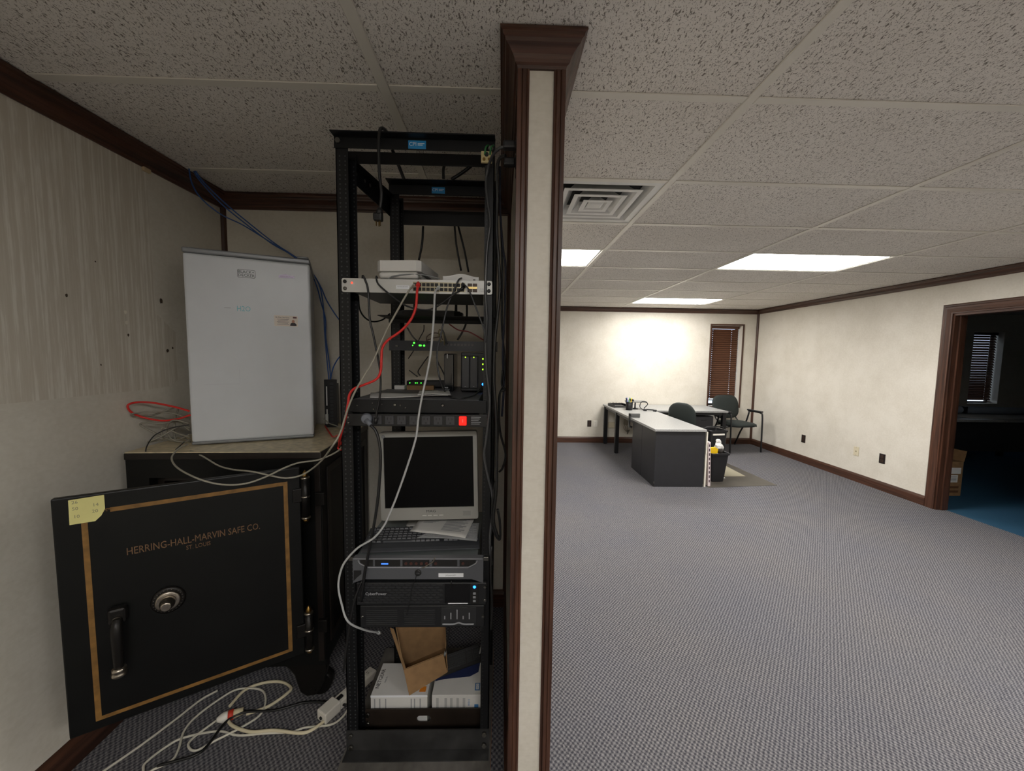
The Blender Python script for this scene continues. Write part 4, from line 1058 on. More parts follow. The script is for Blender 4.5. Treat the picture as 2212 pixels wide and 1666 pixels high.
# ---- boxes and oddments in the foot of the rack
BXW = mat('white_box_card', (206, 205, 202), 0.55, var=0.03)
b1 = thing('white_carton', 'white network gear carton with black lettering in the rack foot', 'box', (-.39, 1.50, RB))
MB().box((-.502, 1.425, RB), (-.280, 1.585, .192)).build('carton', BXW, b1, bevel=.0015)
MB().box((-.5025, 1.4249, .184), (-.2795, 1.4255, .1925)).build('flap_edge', PRW, b1)
Tz = lambda x, y, a: Matrix.Translation((x, y, .1925)) @ Matrix.Rotation(a, 4, 'Z')
text('box_lettering', 'NETGEAR', .022, mat('print_black', (40, 40, 42), 0.5), b1, Tz(-.487, 1.505, PI/2), ext=.0002)
text('box_lettering', 'Switch', .011, PRG, b1, Tz(-.464, 1.50, PI/2), ext=.0002)
for x in (-.488, -.468, -.445, -.345, -.332, -.31): MB().box((x, 1.4243, .13), (x+.004, 1.4251, .178)).build('print_line', PRG, b1)
MB().box((-.5027, 1.43, RB+.01), (-.5018, 1.58, .18)).build('teal_side', mat('teal_print', (40, 110, 110), 0.5), b1)
MB().box((-.315, 1.44, .1922), (-.290, 1.465, .1929)).build('orange_mark', mat('orange_print', (220, 132, 40), 0.5), b1)
b2 = thing('white_drive_carton', 'white drive carton with blue emblem and navy arch in the rack foot', 'box', (-.155, 1.50, RB))
MB().box((-.262, 1.425, RB), (-.054, 1.585, .192)).build('carton', BXW, b2, bevel=.0015)
NAVY = mat('navy_print', (36, 46, 84), 0.5)
MB().prism([(-.225, 1.50), (-.12, 1.512), (-.085, 1.535), (-.08, 1.584), (-.26, 1.584), (-.26, 1.49)], .1921, .1926).build('navy_arch', NAVY, b2)
BLUEP = mat('blue_print', (60, 116, 170), 0.5)
MB().box((-.094, 1.445, .1921), (-.074, 1.48, .1926)).build('emblem', BLUEP, b2); MB().box((-.090, 1.449, .1925), (-.078, 1.476, .1928)).build('emblem_field', PRW, b2)
text('emblem_lettering', 'WD', .012, BLUEP, b2, Tz(-.084, 1.4625, PI/2), ext=.0003)
text('side_lettering', 'WD E', .011, BLUEP, b2, FRONT(-.115, 1.4247, .16) @ Matrix.Rotation(PI/2, 4, 'Z'), ext=.0002)
for x in (-.245, -.212, -.19, -.165, -.14): MB().box((x, 1.4243, .13), (x+.010, 1.4251, .18)).build('print_line', mat('print_pale', (168, 168, 168), 0.6), b2)
MB().box((-.094, 1.4243, .135), (-.078, 1.4251, .152)).build('emblem', BLUEP, b2)
# open cardboard carton tipped towards us
cbx = thing('cardboard_carton', 'open brown cardboard carton tipped on the white cartons in the rack', 'box', (-.30, 1.47, .192))
CI = CARD
def quad(P, th, nm, mm, par):
    P = [Vector(p) for p in P]; n = (P[1]-P[0]).cross(P[2]-P[0]).normalized()*th
    MB().add(P+[p+n for p in P], [(3, 2, 1, 0), (4, 5, 6, 7), (0, 1, 5, 4), (1, 2, 6, 5), (2, 3, 7, 6), (3, 0, 4, 7)]).build(nm, mm, par)
a0, a1 = at(884, 1502, 1.405), at(966, 1452, 1.44); b0, b1_ = at(872, 1447, 1.41), at(958, 1413, 1.445)
bk = Vector((.02, .20, .05)); upv = Vector((-.03, .03, .13))
quad([a0, a1, b1_, b0], .003, 'front_flap', CARD, cbx)
c0, c1 = at(842, 1357, 1.52), at(958, 1352, 1.56)
quad([b0, at(878, 1452, 1.41), at(850, 1360, 1.52), c0], .003, 'side_flap', CARD, cbx)
d0, d1 = at(870, 1440, 1.56), at(962, 1400, 1.58)
quad([a0+Vector((0, .006, .01)), a1+Vector((0, .006, .01)), d1, d0], .003, 'bottom', CI, cbx)
quad([d0, d1, c1+Vector((0, .03, .03)), c0+Vector((0, .05, .03))], .003, 'back_panel', CI, cbx)
quad([a0, d0, c0+Vector((0, .05, .03)), b0], .003, 'left_panel', CI, cbx)
quad([a1, d1, c1+Vector((0, .03, .03)), at(962, 1400, 1.46)], .003, 'right_panel', CI, cbx)
quad([b0, b1_, at(953, 1418, 1.46), at(878, 1462, 1.425)], .002, 'inner_lip', CARD, cbx)
# black keyboard stood on end behind the cartons
xd_ = Vector((.90, .436, 0)); e1 = Vector((-.075, 1.575, .200))
KM = plane_M(e1-xd_*.095+Vector((-.010, .012, .042)), xd_, Vector((-.25, .35, .90))) @ Matrix.Diagonal((.42, .42, .42, 1))
keyboard('keyboard', 'small black keyboard stood on edge on the white cartons in the rack', KM, BLK, mat('key_black', (36, 37, 39), 0.5))
# ================================================================ the far end of the room
# window blinds
SLAT = mat('brown_blind_slat', (84, 52, 34), 0.45, var=0.12, vscale=(3, 60, 60))
def blind(name, label, x0, x1, y, ztop, zbot, pitch, tilt, m, gaps):
    t = thing(name, label, 'blind', ((x0+x1)/2, y, ztop))
    w2 = (x1-x0)/2
    MB().bbox((-w2, -.025, -.045), (w2, .025, 0), .003).build('headrail', m, t, world=False)
    c, s = math.cos(tilt), math.sin(tilt)
    R_ = Matrix.Rotation(tilt, 4, 'X')
    mb = MB(); hw_ = pitch*.56; holes = [-w2+.07, w2-.12]
    xs = [-w2+.003]+[q for h in holes for q in (h-.005, h+.005)]+[w2-.003]
    for i in range(len(xs)-1):
        if i % 2 == 0: mb.box((xs[i], -hw_, -.0014), (xs[i+1], hw_, .0014), R_)
        else: mb.box((xs[i], -hw_, -.0014), (xs[i+1], -hw_*gaps, .0014), R_); mb.box((xs[i], hw_*gaps, -.0014), (xs[i+1], hw_, .0014), R_)
    first = None; z = -.07
    while z > zbot-ztop+.03:
        if first is None: first = mb.build('slat', m, t, world=False); o = first
        else: o = share(first, 'slat', parent=t)
        o.location = (0, 0, z); z -= pitch
    MB().bbox((-w2, -.018, zbot-ztop), (w2, .018, zbot-ztop+.016), .003).build('bottom_rail', m, t, world=False)
    for h in holes: MB().box((h-.001, -.002, zbot-ztop+.016), (h+.001, 0, -.045)).build('cord', m, t, world=False)
    return t
blind('window_blind', 'closed dark brown slatted blind in the narrow far window', WX0+.012, WX1-.016, YF+.105, WZ1-.01, .775, .038, 1.18, SLAT, .30)
blind('window_blind', 'half-open slatted blind in the dark office window', VX0+.012, VX1-.016, YF+.105, VZ1-.01, VZ0+.02, .046, 0.98, SLAT, .15)

# wall plates
def plate(name, label, loc, rz, m, kind, group=None):
    t = thing(name, label, 'outlet' if kind != 'switch' else 'wall plate', loc, rz, group)
    MB().bbox((-.036, -.006, -.058), (.036, 0, .058), .003).build('plate', m, t, world=False)
    if kind == 'outlet':
        for dz in (-.025, .025):
            MB().bbox((-.017, -.008, dz-.014), (.017, -.005, dz+.014), .003).build('socket', mat('socket_face', (60, 44, 36), 0.4) if m is DKP else m, t, world=False)
            for dx in (-.006, .006): MB().box((dx-.001, -.0086, dz-.004), (dx+.001, -.0075, dz+.006)).build('slot', PORT, t, world=False)
    elif kind == 'jack': MB().bbox((-.008, -.009, -.008), (.008, -.005, .008), .001).build('jack', mat('jack_tan', (150, 140, 110), 0.5), t, world=False)
    for dz in (-.045, .045) if kind == 'jack' else (0,): MB().lathe([(.003, 0), (.002, .001)], 8, Matrix.Translation((0, -.006, dz)) @ Matrix.Rotation(PI/2, 4, 'X')).build('screw', BRASS, t, world=False)
    return t
DKP = mat('dark_brown_plate', (34, 26, 24), 0.4); IVP = mat('ivory_plate', (206, 196, 170), 0.45); WHPl = mat('white_plate', (226, 222, 212), 0.4)
plate('wall_outlet', 'dark brown outlet on the far wall beside a white plate', (1.572, YF, .345), 0, DKP, 'outlet')
plate('wall_outlet', 'white outlet plate on the far wall beside the desk leg', (1.68, YF, .346), 0, WHPl, 'outlet')
plate('wall_outlet', 'dark brown outlet on the side wall nearest the corner chair', (XR, 5.561, .357), -PI/2, DKP, 'outlet')
plate('wall_jack', 'ivory cable jack plate on the side wall between two dark outlets', (XR, 4.703, .383), -PI/2, IVP, 'jack')
plate('wall_outlet', 'dark brown outlet on the side wall nearest the doorway casing', (XR, 4.367, .378), -PI/2, DKP, 'outlet')
jb = thing('phone_box', 'cream surface phone box on the far wall under the desk', 'phone box', (1.965, YF, .324))
MB().bbox((-.055, -.03, -.05), (.055, 0, .05), .006).build('box', IVP, jb, world=False)
MB().bbox((-.03, -.034, -.02), (.03, -.029, .01), .002).build('cover_clip', IVP, jb, world=False)
jb2 = thing('cable_junction', 'grey cable junction with loose wires on the far wall under the desk', 'junction box', (2.24, YF, .36))
MB().bbox((-.05, -.035, -.03), (.05, 0, .09), .005).build('box', mat('grey_box', (150, 142, 128), 0.6), jb2, world=False)
for k in range(3): MB().tube([(-.03+.03*k, -.03, -.02), (-.06+.03*k, -.05, -.08), (0+.01*k, -.05, -.15), (.05-.02*k, -.03, -.12), (.02, -.02, -.2)], .004, 6).build('loose_wire', mat('wire_grey', (120, 112, 100), 0.6), jb2, world=False)

# desk
GRAN = mat('grey_speckled_laminate', (152, 152, 150), 0.4, var=0.28, vscale=(90, 90, 90), pos=True)
GRED = mat('grey_laminate_edge', (128, 128, 126), 0.45, var=0.2, vscale=(90, 90, 90), pos=True)
BLAM = mat('black_laminate', (38, 38, 41), 0.42, var=0.08)
BMET = mat('black_powder_steel', (20, 20, 22), 0.4)
dk = thing('office_desk', 'L-shaped grey speckled worktop on square black legs by the far wall', 'desk', (2.1, 5.9, 0))
MB().bbox((1.80, 4.40, .672), (2.42, 6.735, .700), .003).build('worktop', GRAN, dk)
MB().bbox((2.421, 5.985, .672), (3.62, 6.735, .700), .003).build('worktop_return', GRAN, dk)
for x, y in ((1.815, 5.985), (1.815, 6.66), (3.555, 6.02), (3.555, 6.66), (2.44, 6.66)):
    lg_ = MB().bbox((x, y, 0.004), (x+.058, y+.058, .672), .003).build('leg', BMET, dk)
    MB().lathe([(.02, 0), (.02, .005)], 10, Matrix.Translation((x+.029, y+.029, 0))).build('glide', BMET, lg_)
for lo, hi in (((1.83, 5.24, .625), (1.86, 5.985, .672)), ((1.83, 6.043, .625), (1.86, 6.66, .672)), ((2.50, 6.03, .625), (3.555, 6.055, .672)), ((2.50, 6.68, .625), (3.555, 6.705, .672))): MB().box(lo, hi).build('rail', BMET, dk)
cab = thing('file_cabinet', 'black laminate cabinet supporting the near end of the desk', 'cabinet', (2.12, 4.83, 0))
MB().box((1.822, 4.425, 0), (2.412, 4.86, .671)).build('body', BLAM, cab, bevel=.002); MB().box((1.822, 4.864, 0), (2.412, 5.22, .671)).build('body', BLAM, cab, bevel=.002)
for y0, y1 in ((4.44, 4.85), (4.875, 5.21)):
    for a, c in ((.03, .34), (.35, .66)):
        d_ = MB().bbox((2.412, y0, a), (2.424, y1, c), .003).build('drawer_front', BLAM, cab)
        MB().bbox((2.4235, (y0+y1)/2-.06, c-.06), (2.4295, (y0+y1)/2+.06, c-.04), .002).build('handle', BMET, d_)
MB().bbox((1.818, 4.421, .04), (1.826, 4.429, .065), .002).build('corner_clip', BOLT, cab)
ped = thing('drawer_pedestal', 'black drawer pedestal tucked under the desk return', 'cabinet', (3.28, 6.35, 0))
MB().box((3.12, 6.09, .03), (3.44, 6.62, .60)).build('body', BMET, ped, bevel=.003)
for k in range(3): 
    d_ = MB().bbox((3.128, 6.075, .045+.185*k), (3.432, 6.09, .22+.185*k), .003).build('drawer_front', BLAM, ped)
    MB().bbox((3.23, 6.068, .165+.185*k), (3.33, 6.076, .175+.185*k), .002).build('handle', BMET, d_)
for x in (3.14, 3.42):
    for y in (6.11, 6.6): MB().cyl((x, y-.01, .016), (x, y+.01, .016), .016, 12).build('castor', BMET, ped)

# boards leaning on the cabinet
WB = mat('white_melamine', (222, 218, 204), 0.5)
wb = MB().bbox((2.432, 4.428, 0), (2.450, 4.86, .40), .002).build('white_board', WB); tag(wb, 'lower white melamine board stood against the black cabinet', 'board')
wb = MB().bbox((2.4325, 4.422, .4005), (2.4465, 4.83, .668), .002).build('white_board', WB); tag(wb, 'upper white melamine board resting on the lower board by the cabinet', 'board')
wb.rotation_euler = (0, 0, 0)
cs = thing('slim_carton', 'slim pale pink carton with dark dashes leaning by the trash bin', 'box', (2.50, 4.47, 0))
T = Matrix.Translation((2.488, 4.44, .0025)) @ Matrix.Rotation(-.045, 4, 'Y')
mb = MB().bbox((0, 0, .002), (.030, .30, .54), .003); mb.v = [T @ p for p in mb.v]; mb.build('carton', mat('pale_pink_card', (214, 200, 200), 0.6), cs)
for k in range(9):
    mb = MB().box((.008, -.0012, .05+.054*k), (.022, .0006, .082+.054*k)); mb.v = [T @ p for p in mb.v]; mb.build('print_dash', mat('dash_print', (70, 52, 62), 0.6), cs)

# trash bins
def bin_(name, label, loc, rz, w0, d0, w1, d1, h, m):
    t = thing(name, label, 'trash can', loc, rz)
    def rr(w_, d_, z, r=.03): return [(x, y, z) for x, y in rrect(-w_/2, -d_/2, w_/2, d_/2, r, 4)]
    rings = [rr(w0, d0, 0), rr(w1, d1, h), rr(w1-.012, d1-.012, h), rr(w0-.012, d0-.012, .012)]
    mb = MB(); mb.loft(rings, caps=True, smooth=False); mb.build('bucket', m, t, world=False)
    rm = MB(); rm.loft([rr(w1+.016, d1+.016, h-.022), rr(w1+.018, d1+.018, h-.002), rr(w1+.008, d1+.008, h+.004), rr(w1-.012, d1-.012, h), rr(w1-.012, d1-.012, h-.02), rr(w1+.016, d1+.016, h-.022)], caps=False, smooth=False); rm.build('rim', m, t, world=False)
    return t
BINM = mat('bin_black', (26, 26, 28), 0.45)
tb = bin_('trash_can', 'black tapered trash can filled with crumpled paper beside the cabinet', (2.70, 4.70, .0032), .1, .17, .17, .235, .235, .365, BINM)
t2 = bin_('trash_can', 'taller black bin with a swing handle behind the full trash can', (2.86, 5.03, .0032), .15, .19, .17, .25, .22, .585, BINM)
MB().box((-.10, -.117, .525), (.07, -.108, .545)).build('label_strip', WHPl, t2, world=False)
MB().tube([(-.135, 0, .575), (-.12, 0, .612), (0, -.02, .625), (.12, 0, .612), (.135, 0, .575)], .007, 8).build('bail_handle', BINM, t2, world=False)
def crumple(name, label, loc, r, m, seed, cat='paper', group=None):
    rnd = random.Random(seed); bm = bmesh.new(); bmesh.ops.create_icosphere(bm, subdivisions=2, radius=r)
    for v in bm.verts: v.co *= rnd.uniform(.72, 1.12)
    me = bpy.data.meshes.new(name); bm.to_mesh(me); bm.free(); me.materials.append(m)
    o = bpy.data.objects.new(name, me); COL.objects.link(o); o.location = loc
    return tag(o, label, cat, group)
crumple('paper_ball', 'large crumpled white paper heaped at the back of the trash can', (2.775, 4.76, .41), .058, PAP, 1)
crumple('paper_ball', 'small crumpled white paper perched on top of the trash heap', (2.78, 4.78, .475), .036, PAP, 2)
crumple('paper_ball', 'crumpled white paper squeezed between the trash can and white board', (2.615, 4.75, .42), .042, PAP, 3)
crumple('dark_wrapper', 'crumpled dark wrapper lying in the trash can', (2.74, 4.66, .375), .045, mat('dark_film', (38, 34, 32), 0.35), 4, 'wrapper')
crumple('paper_ball', 'crumpled paper filling the bottom of the trash can', (2.70, 4.70, .30), .085, PAP, 6)
ye = MB().prism([(-.055, 0), (.05, 0), (.058, .06), (.03, .085), (-.05, .085)], -.012, .012, Matrix.Translation((2.655, 4.655, .345)) @ Matrix.Rotation(PI/2, 4, 'X') @ Matrix.Rotation(.12, 4, 'Z')).build('yellow_carton', mat('bright_yellow_card', (232, 190, 20), 0.5)); tag(ye, 'bright yellow carton flap sticking out of the trash can', 'box')

# chair mat and board on the carpet
mt = MB().prism([(2.47, 4.40), (3.38, 4.50), (3.32, 5.60), (2.47, 5.55)], .0, .003).build('chair_mat', mat('smoky_chair_mat', (78, 74, 68), 0.35, var=0.12, vscale=(6, 6, 6)))
tag(mt, 'dull brown plastic chair mat on the carpet beside the desk', 'mat')
mb = MB().prism([(2.80, 4.83), (3.20, 4.84), (3.22, 5.42), (2.82, 5.42)], .003, .008).build('floor_board', mat('putty_board', (150, 144, 124), 0.5))
tag(mb, 'pale putty board lying on the brown chair mat', 'board')
pb = MB().bbox((2.86, 4.755, .003), (2.885, 4.775, .010), .002).build('paper_scrap', PAP); tag(pb, 'tiny white paper scrap on the brown chair mat', 'paper')

# chairs
FAB = mat('black_green_fabric', (36, 42, 40), 0.9, bump=0.3, bscale=700)
def pad(w_, h_, d_, bulge=.02, n=8, r=.28):
    """upholstered pad: rounded outline, puffed both sides; x width, y height, z depth"""
    out = rrect(-w_/2, -h_/2, w_/2, h_/2, min(w_, h_)*r, 6)
    rings = []
    for f, z in ((0.0, -d_/2-bulge), (.6, -d_/2-bulge*.75), (.9, -d_/2-.2*bulge), (1, -d_/4), (1, d_/4), (.9, d_/2+.2*bulge), (.6, d_/2+bulge*.75), (0.0, d_/2+bulge)):
        f = max(f, .02); rings.append([(x*f, y*f, z) for x, y in out])
    return MB().loft(rings, smooth=True)
gc = thing('guest_chair', 'black fabric armchair with bent metal arms in the far corner', 'chair', (3.97, 6.33, 0), math.atan2(.15, .99))
def gl_(mb, nm, mm, M=None):
    if M is not None: mb.v = [M @ p for p in mb.v]
    return mb.build(nm, mm, gc, world=False)
gl_(pad(.50, .50, .045), 'seat', FAB, Matrix.Translation((0, .0, .445)))
gl_(pad(.50, .40, .04, r=.35), 'backrest', FAB, Matrix.Translation((0, .27, .70)) @ Matrix.Rotation(PI/2-.2, 4, 'X'))
for s in (-1, 1):
    gl_(MB().tube([(s*.29, -.24, .004), (s*.29, -.235, .35), (s*.29, -.225, .60), (s*.29, -.19, .645), (s*.29, -.05, .655), (s*.29, .07, .645)], .013, 10), 'leg', BMET)
    gl_(MB().tube([(s*.29, .34, .004), (s*.28, .22, .25), (s*.28, .10, .46), (s*.29, .05, .645)], .013, 10), 'leg', BMET)
    gl_(MB().bbox((s*.29-.024, -.22, .655), (s*.29+.024, .09, .68), .011, 3), 'armrest', BMET)
    gl_(MB().tube([(s*.20, .12, .42), (s*.20, .24, .50), (s*.20, .29, .60)], .011, 8), 'back_upright', BMET)
    gl_(MB().cyl((s*.29, -.12, .415), (s*.18, -.12, .42), .011), 'seat_strut', BMET)
    gl_(MB().cyl((s*.285, .12, .415), (s*.18, .12, .42), .011), 'seat_strut', BMET)
oc = thing('swivel_chair', 'black fabric swivel chair pushed in behind the desk', 'chair', (2.78, 5.52, .0035), 2.2)
def ol_(mb, nm, mm, M=None):
    if M is not None: mb.v = [M @ p for p in mb.v]
    return mb.build(nm, mm, oc, world=False)
ol_(pad(.46, .46, .05), 'seat', FAB, Matrix.Translation((0, 0, .46)))
ol_(pad(.40, .42, .045, r=.4), 'backrest', FAB, Matrix.Translation((0, .25, .69)) @ Matrix.Rotation(PI/2-.15, 4, 'X'))
ol_(MB().tube([(0, .10, .42), (0, .26, .46), (0, .29, .66)], .022, 10), 'back_bar', BMET)
ol_(MB().cyl((0, 0, .10), (0, 0, .43), .025, 14), 'gas_column', BMET)
for k in range(5):
    a = 2*PI*k/5+.2; e = Vector((.27*math.cos(a), .27*math.sin(a), .07))
    lg_ = ol_(MB().tube([(0, 0, .105), (e.x*.5, e.y*.5, .092), tuple(e)], lambda t: .022-.008*t, 8), 'leg', BMET)
    MB().cyl((e.x-.018*math.sin(a), e.y+.018*math.cos(a), .028), (e.x+.018*math.sin(a), e.y-.018*math.cos(a), .028), .028, 14).build('castor', BMET, lg_, world=False)

# clutter on the desk corner
dt = thing('desk_tray', 'black wire document tray on the desk corner', 'tray', (1.98, 6.42, .70), .12)
MB().bbox((-.13, -.14, 0), (.13, .14, .008), .003).build('base', BMET, dt, world=False)
for lo, hi in (((-.13, -.14, .008), (-.124, .14, .045)), ((.124, -.14, .008), (.13, .14, .045)), ((-.124, .134, .008), (.124, .14, .045))): MB().box(lo, hi).build('side', BMET, dt, world=False)
for k in range(9): MB().cyl((-.11+.0275*k, .137, .045), (-.11+.0275*k, .137, .06), .0025, 6).build('wire', BMET, dt, world=False)
bo = MB().bbox((1.89, 6.35, .7085), (2.06, 6.49, .722), .003).build('notebook', mat('notebook_grey', (66, 66, 66), 0.6)); bo.rotation_euler = (0, 0, 0); tag(bo, 'thin dark notebook lying in the black document tray', 'notebook')
pc = thing('pen_cup', 'black pen cup full of pens on the grey desk', 'pen cup', (2.03, 6.02, .70))
rings = [[(r_*math.cos(2*PI*k/20), r_*math.sin(2*PI*k/20), z) for k in range(20)] for r_, z in ((.052, 0), (.056, .125), (.052, .125), (.048, .006))]
MB().loft(rings).build('cup', BMET, pc, world=False)
MB().loft([[(r_*math.cos(2*PI*k/20), r_*math.sin(2*PI*k/20), z) for k in range(20)] for r_, z in ((.058, .118), (.058, .128), (.052, .128), (.052, .118), (.058, .118))], caps=False).build('rim', BMET, pc, world=False)
for nm, col, dx, dy, lean, lab in (('marker', (60, 90, 190), -.02, .01, (-.01, .01), 'blue marker standing in the black pen cup'), ('marker', (240, 205, 60), .012, -.01, (.008, -.012), 'yellow marker standing in the black pen cup'), ('marker', (90, 150, 90), .0, .02, (.012, .012), 'green marker standing in the black pen cup'), ('marker', (30, 30, 34), -.03, -.012, (-.02, -.005), 'black marker standing in the black pen cup')):
    q = thing(nm, lab, 'pen', (2.03+dx, 6.02+dy, .708), 0)
    MB().tube([(0, 0, 0), (lean[0]*.8, lean[1]*.8, .11), (lean[0]*1.2, lean[1]*1.2, .15)], .0075, 10, 1).build('barrel', mat('marker_%d_%d' % (col[0], col[1]), col, 0.4), q, world=False)
    MB().cyl((lean[0]*1.2, lean[1]*1.2, .15), (lean[0]*1.5, lean[1]*1.5, .185), .009, 10).build('cap', mat('marker_%d_%d' % (col[0], col[1]), col, 0.4), q, world=False)
sc_ = thing('desk_stand', 'flat grey platform on a stem beside the pen cup', 'stand', (2.17, 6.15, .70))
MB().lathe([(.05, 0), (.05, .01), (.012, .016), (.010, .115)], 16).build('stem', BMET, sc_, world=False)
MB().prism(clip(-.15, -.10, .17, .10, .03), .115, .130).build('platform', mat('grey_platform', (128, 128, 124), 0.5), sc_, world=False)
ms = thing('computer_mouse', 'black mouse lying on the grey platform beside the pen cup', 'mouse', (2.10, 6.13, .83), .4)
MB().loft([[(.032*f*math.cos(2*PI*k/16), .055*f*math.sin(2*PI*k/16), z) for k in range(16)] for f, z in ((.9, 0), (1, .008), (.95, .022), (.7, .034), (.3, .039), (.02, .040))]).build('body', BMET, ms, world=False)
MB().cyl((-.003, .028, .034), (.003, .028, .034), .007, 10).build('wheel', PRG, ms, world=False)
hs = thing('handset', 'black corded handset lying on the grey desk', 'phone', (2.32, 5.90, .70), -.5)
MB().bbox((-.10, -.022, .0), (-.045, .022, .030), .008, 3).build('earpiece', BMET, hs, world=False); MB().bbox((.045, -.022, 0), (.10, .022, .030), .008, 3).build('mouthpiece', BMET, hs, world=False)
MB().bbox((-.06, -.015, .014), (.06, .015, .034), .007, 3).build('grip', BMET, hs, world=False)
MB().tube([(-.10, 0, .012), (-.16, .05, .05), (-.15, .08, .12), (-.10, .10, .14), (-.05, .09, .10), (-.10, .06, .03)], .007, 8).build('cord', BMET, hs, world=False)
cl = thing('desk_clamp', 'grey metal clamp bracket with cable hooked over the desk edge', 'clamp', (1.83, 5.30, .70))
MB().bbox((-.05, -.05, .001), (.10, -.01, .055), .003).build('arm', mat('clamp_grey', (86, 86, 86), 0.4, 0.4), cl, world=False)
MB().bbox((-.05, -.05, -.14), (-.032, -.01, .055), .003).build('jaw', mat('clamp_grey', (86, 86, 86), 0.4, 0.4), cl, world=False)
MB().bbox((-.034, -.05, -.14), (.0, -.01, -.125), .003).build('foot_plate', BMET, cl, world=False)
MB().tube([(-.03, -.055, .04), (-.055, -.06, -.0), (-.052, -.06, -.08), (-.02, -.055, -.15)], .006, 8).build('cable', BMET, cl, world=False)

# ================================================================ through the doorway
cb = thing('carton_stack', 'brown shipping carton with white labels just inside the dark office', 'box', (5.160, 4.27, 0))
MB().box((5.04, 4.17, 0), (5.285, 4.42, .40)).build('carton', CARD, cb, bevel=.003)
quad([(5.040, 4.17, .40), (5.040, 4.42, .40), (4.99, 4.40, .50), (4.99, 4.19, .50)], .004, 'flap', CARD, cb)
quad([(5.285, 4.17, .40), (5.285, 4.42, .40), (5.320, 4.41, .52), (5.320, 4.18, .52)], .004, 'flap', CARD, cb)
MB().box((5.140, 4.1685, .26), (5.260, 4.1702, .33)).build('label', PAP, cb); MB().box((5.120, 4.1685, .16), (5.230, 4.1702, .245)).build('label', PAP, cb)
for k in range(4): MB().box((5.135, 4.1675, .175+.016*k), (5.215, 4.1688, .182+.016*k)).build('print_line', PRG, cb)
for k in range(2): MB().box((5.100, 4.1685, .04+.05*k), (5.250, 4.1702, .065+.05*k)).build('print_band', mat('carton_print', (90, 60, 34), 0.8), cb)
od = thing('office_desk', 'grey desk with papers and a roll inside the unlit office', 'desk', (7.1, 5.7, 0))
MB().bbox((6.1, 5.15, .70), (8.3, 6.1, .735), .004).build('worktop', GRAN, od)
for x, y in ((6.14, 5.2), (8.2, 5.2), (6.14, 6.0), (8.2, 6.0)): MB().bbox((x, y, 0), (x+.06, y+.06, .70), .003).build('leg', BMET, od)
MB().box((6.2, 5.3, .25), (8.2, 5.33, .70)).build('modesty_panel', BLAM, od)
sheet('paper_stack', 'loose white papers on the dark office desk', [(6.5, 5.7, .738), (8.0, 5.6, .738), (8.0, 5.2, .738), (6.7, 5.25, .738)], wave=.01, seed=21)
dm = thing('draped_roll', 'pale blue drawing roll lying on the dark office desk', 'roll', (7.3, 5.8, .735))
MB().tube([(6.6, 5.85, .79), (7.3, 5.80, .79), (8.1, 5.72, .79)], .055, 14, 3).build('roll', mat('pale_blue_paper', (150, 162, 178), 0.7), dm)
MB().box((7.2, 5.735, .74), (7.24, 5.86, .846)).build('band', BMET, dm)
bt = thing('paper_bag', 'upright brown paper bag on the dark office desk', 'bag', (6.3, 5.4, .735), .2)
MB().loft([[(-w_, -d_, z), (w_, -d_, z), (w_, d_, z), (-w_, d_, z)] for w_, d_, z in ((.07, .05, 0), (.075, .052, .12), (.07, .045, .24), (.06, .02, .30))], smooth=False).build('bag', CARD, bt, world=False)
MB().box((-.045, -.0535, .08), (.045, -.0495, .16)).build('bag_label', PAP, bt, world=False)
# ================================================================ cables
def cabm(name, col, rough=.45): return mat('cable_'+name, col, rough)
CG = cabm('grey', (150, 146, 132)); CLG = cabm('light_grey', (176, 178, 178)); CK = cabm('black', (20, 20, 21), .4); CR = cabm('red', (206, 44, 38)); CB = cabm('blue', (40, 82, 148)); CW = cabm('cream', (212, 202, 172)); CWH = cabm('white', (206, 202, 188)); CDR = cabm('dark_red', (120, 36, 34)); CDB = cabm('dark_blue', (26, 28, 48))
def cable(label, pts, r, m, name='cable', plugs=(), cat='cable', group=None, plugm=None):
    t = thing(name, label, cat, tuple(pts[0]), 0, group)
    MB().tube(pts, r, 8, 6).build('cord', m, t)
    for e in plugs:
        p = Vector(pts[0] if e == 0 else pts[-1]); q = Vector(pts[1] if e == 0 else pts[-2]); d = (p-q).normalized()
        MB().cyl(p-d*.004, p+d*.016, max(.0045, r*1.7), 8).build('plug', plugm or m, t)
    return t
A = lambda L, Y: [at(u, v, (Y(i/(len(L)-1)) if callable(Y) else Y)) for i, (u, v) in enumerate(L)]
FY = 1.312     # just in front of the rack's faces
cable('beige network cable running from the switch down past the safe to the pile', [at(893, 618, 1.316)]+A([(882, 630), (858, 672), (832, 720), (806, 780), (785, 815), (765, 850), (748, 893), (735, 935), (715, 968)], 1.270)+[at(u, v, Y) for u, v, Y in ((690, 1000, 1.40), (655, 1025, 1.445), (622, 1033, 1.43), (590, 1029, 1.41), (545, 1019, 1.41), (505, 1015, 1.45), (472, 1006, 1.50), (440, 987, 1.545), (412, 974, 1.565))], .0032, CG, 'network_cable', (0,))
cable('beige network cable looping across the safe front from the cable pile', [at(u, v, Y) for u, v, Y in ((743, 960, 1.45), (728, 976, 1.47), (690, 993, 1.47), (645, 1000, 1.44), (612, 1012, 1.40), (575, 1030, 1.385), (530, 1045, 1.36), (480, 1047, 1.345), (430, 1035, 1.34), (385, 1012, 1.40), (371, 990, 1.48), (385, 970, 1.545), (405, 960, 1.60))], .0032, CG, 'network_cable')
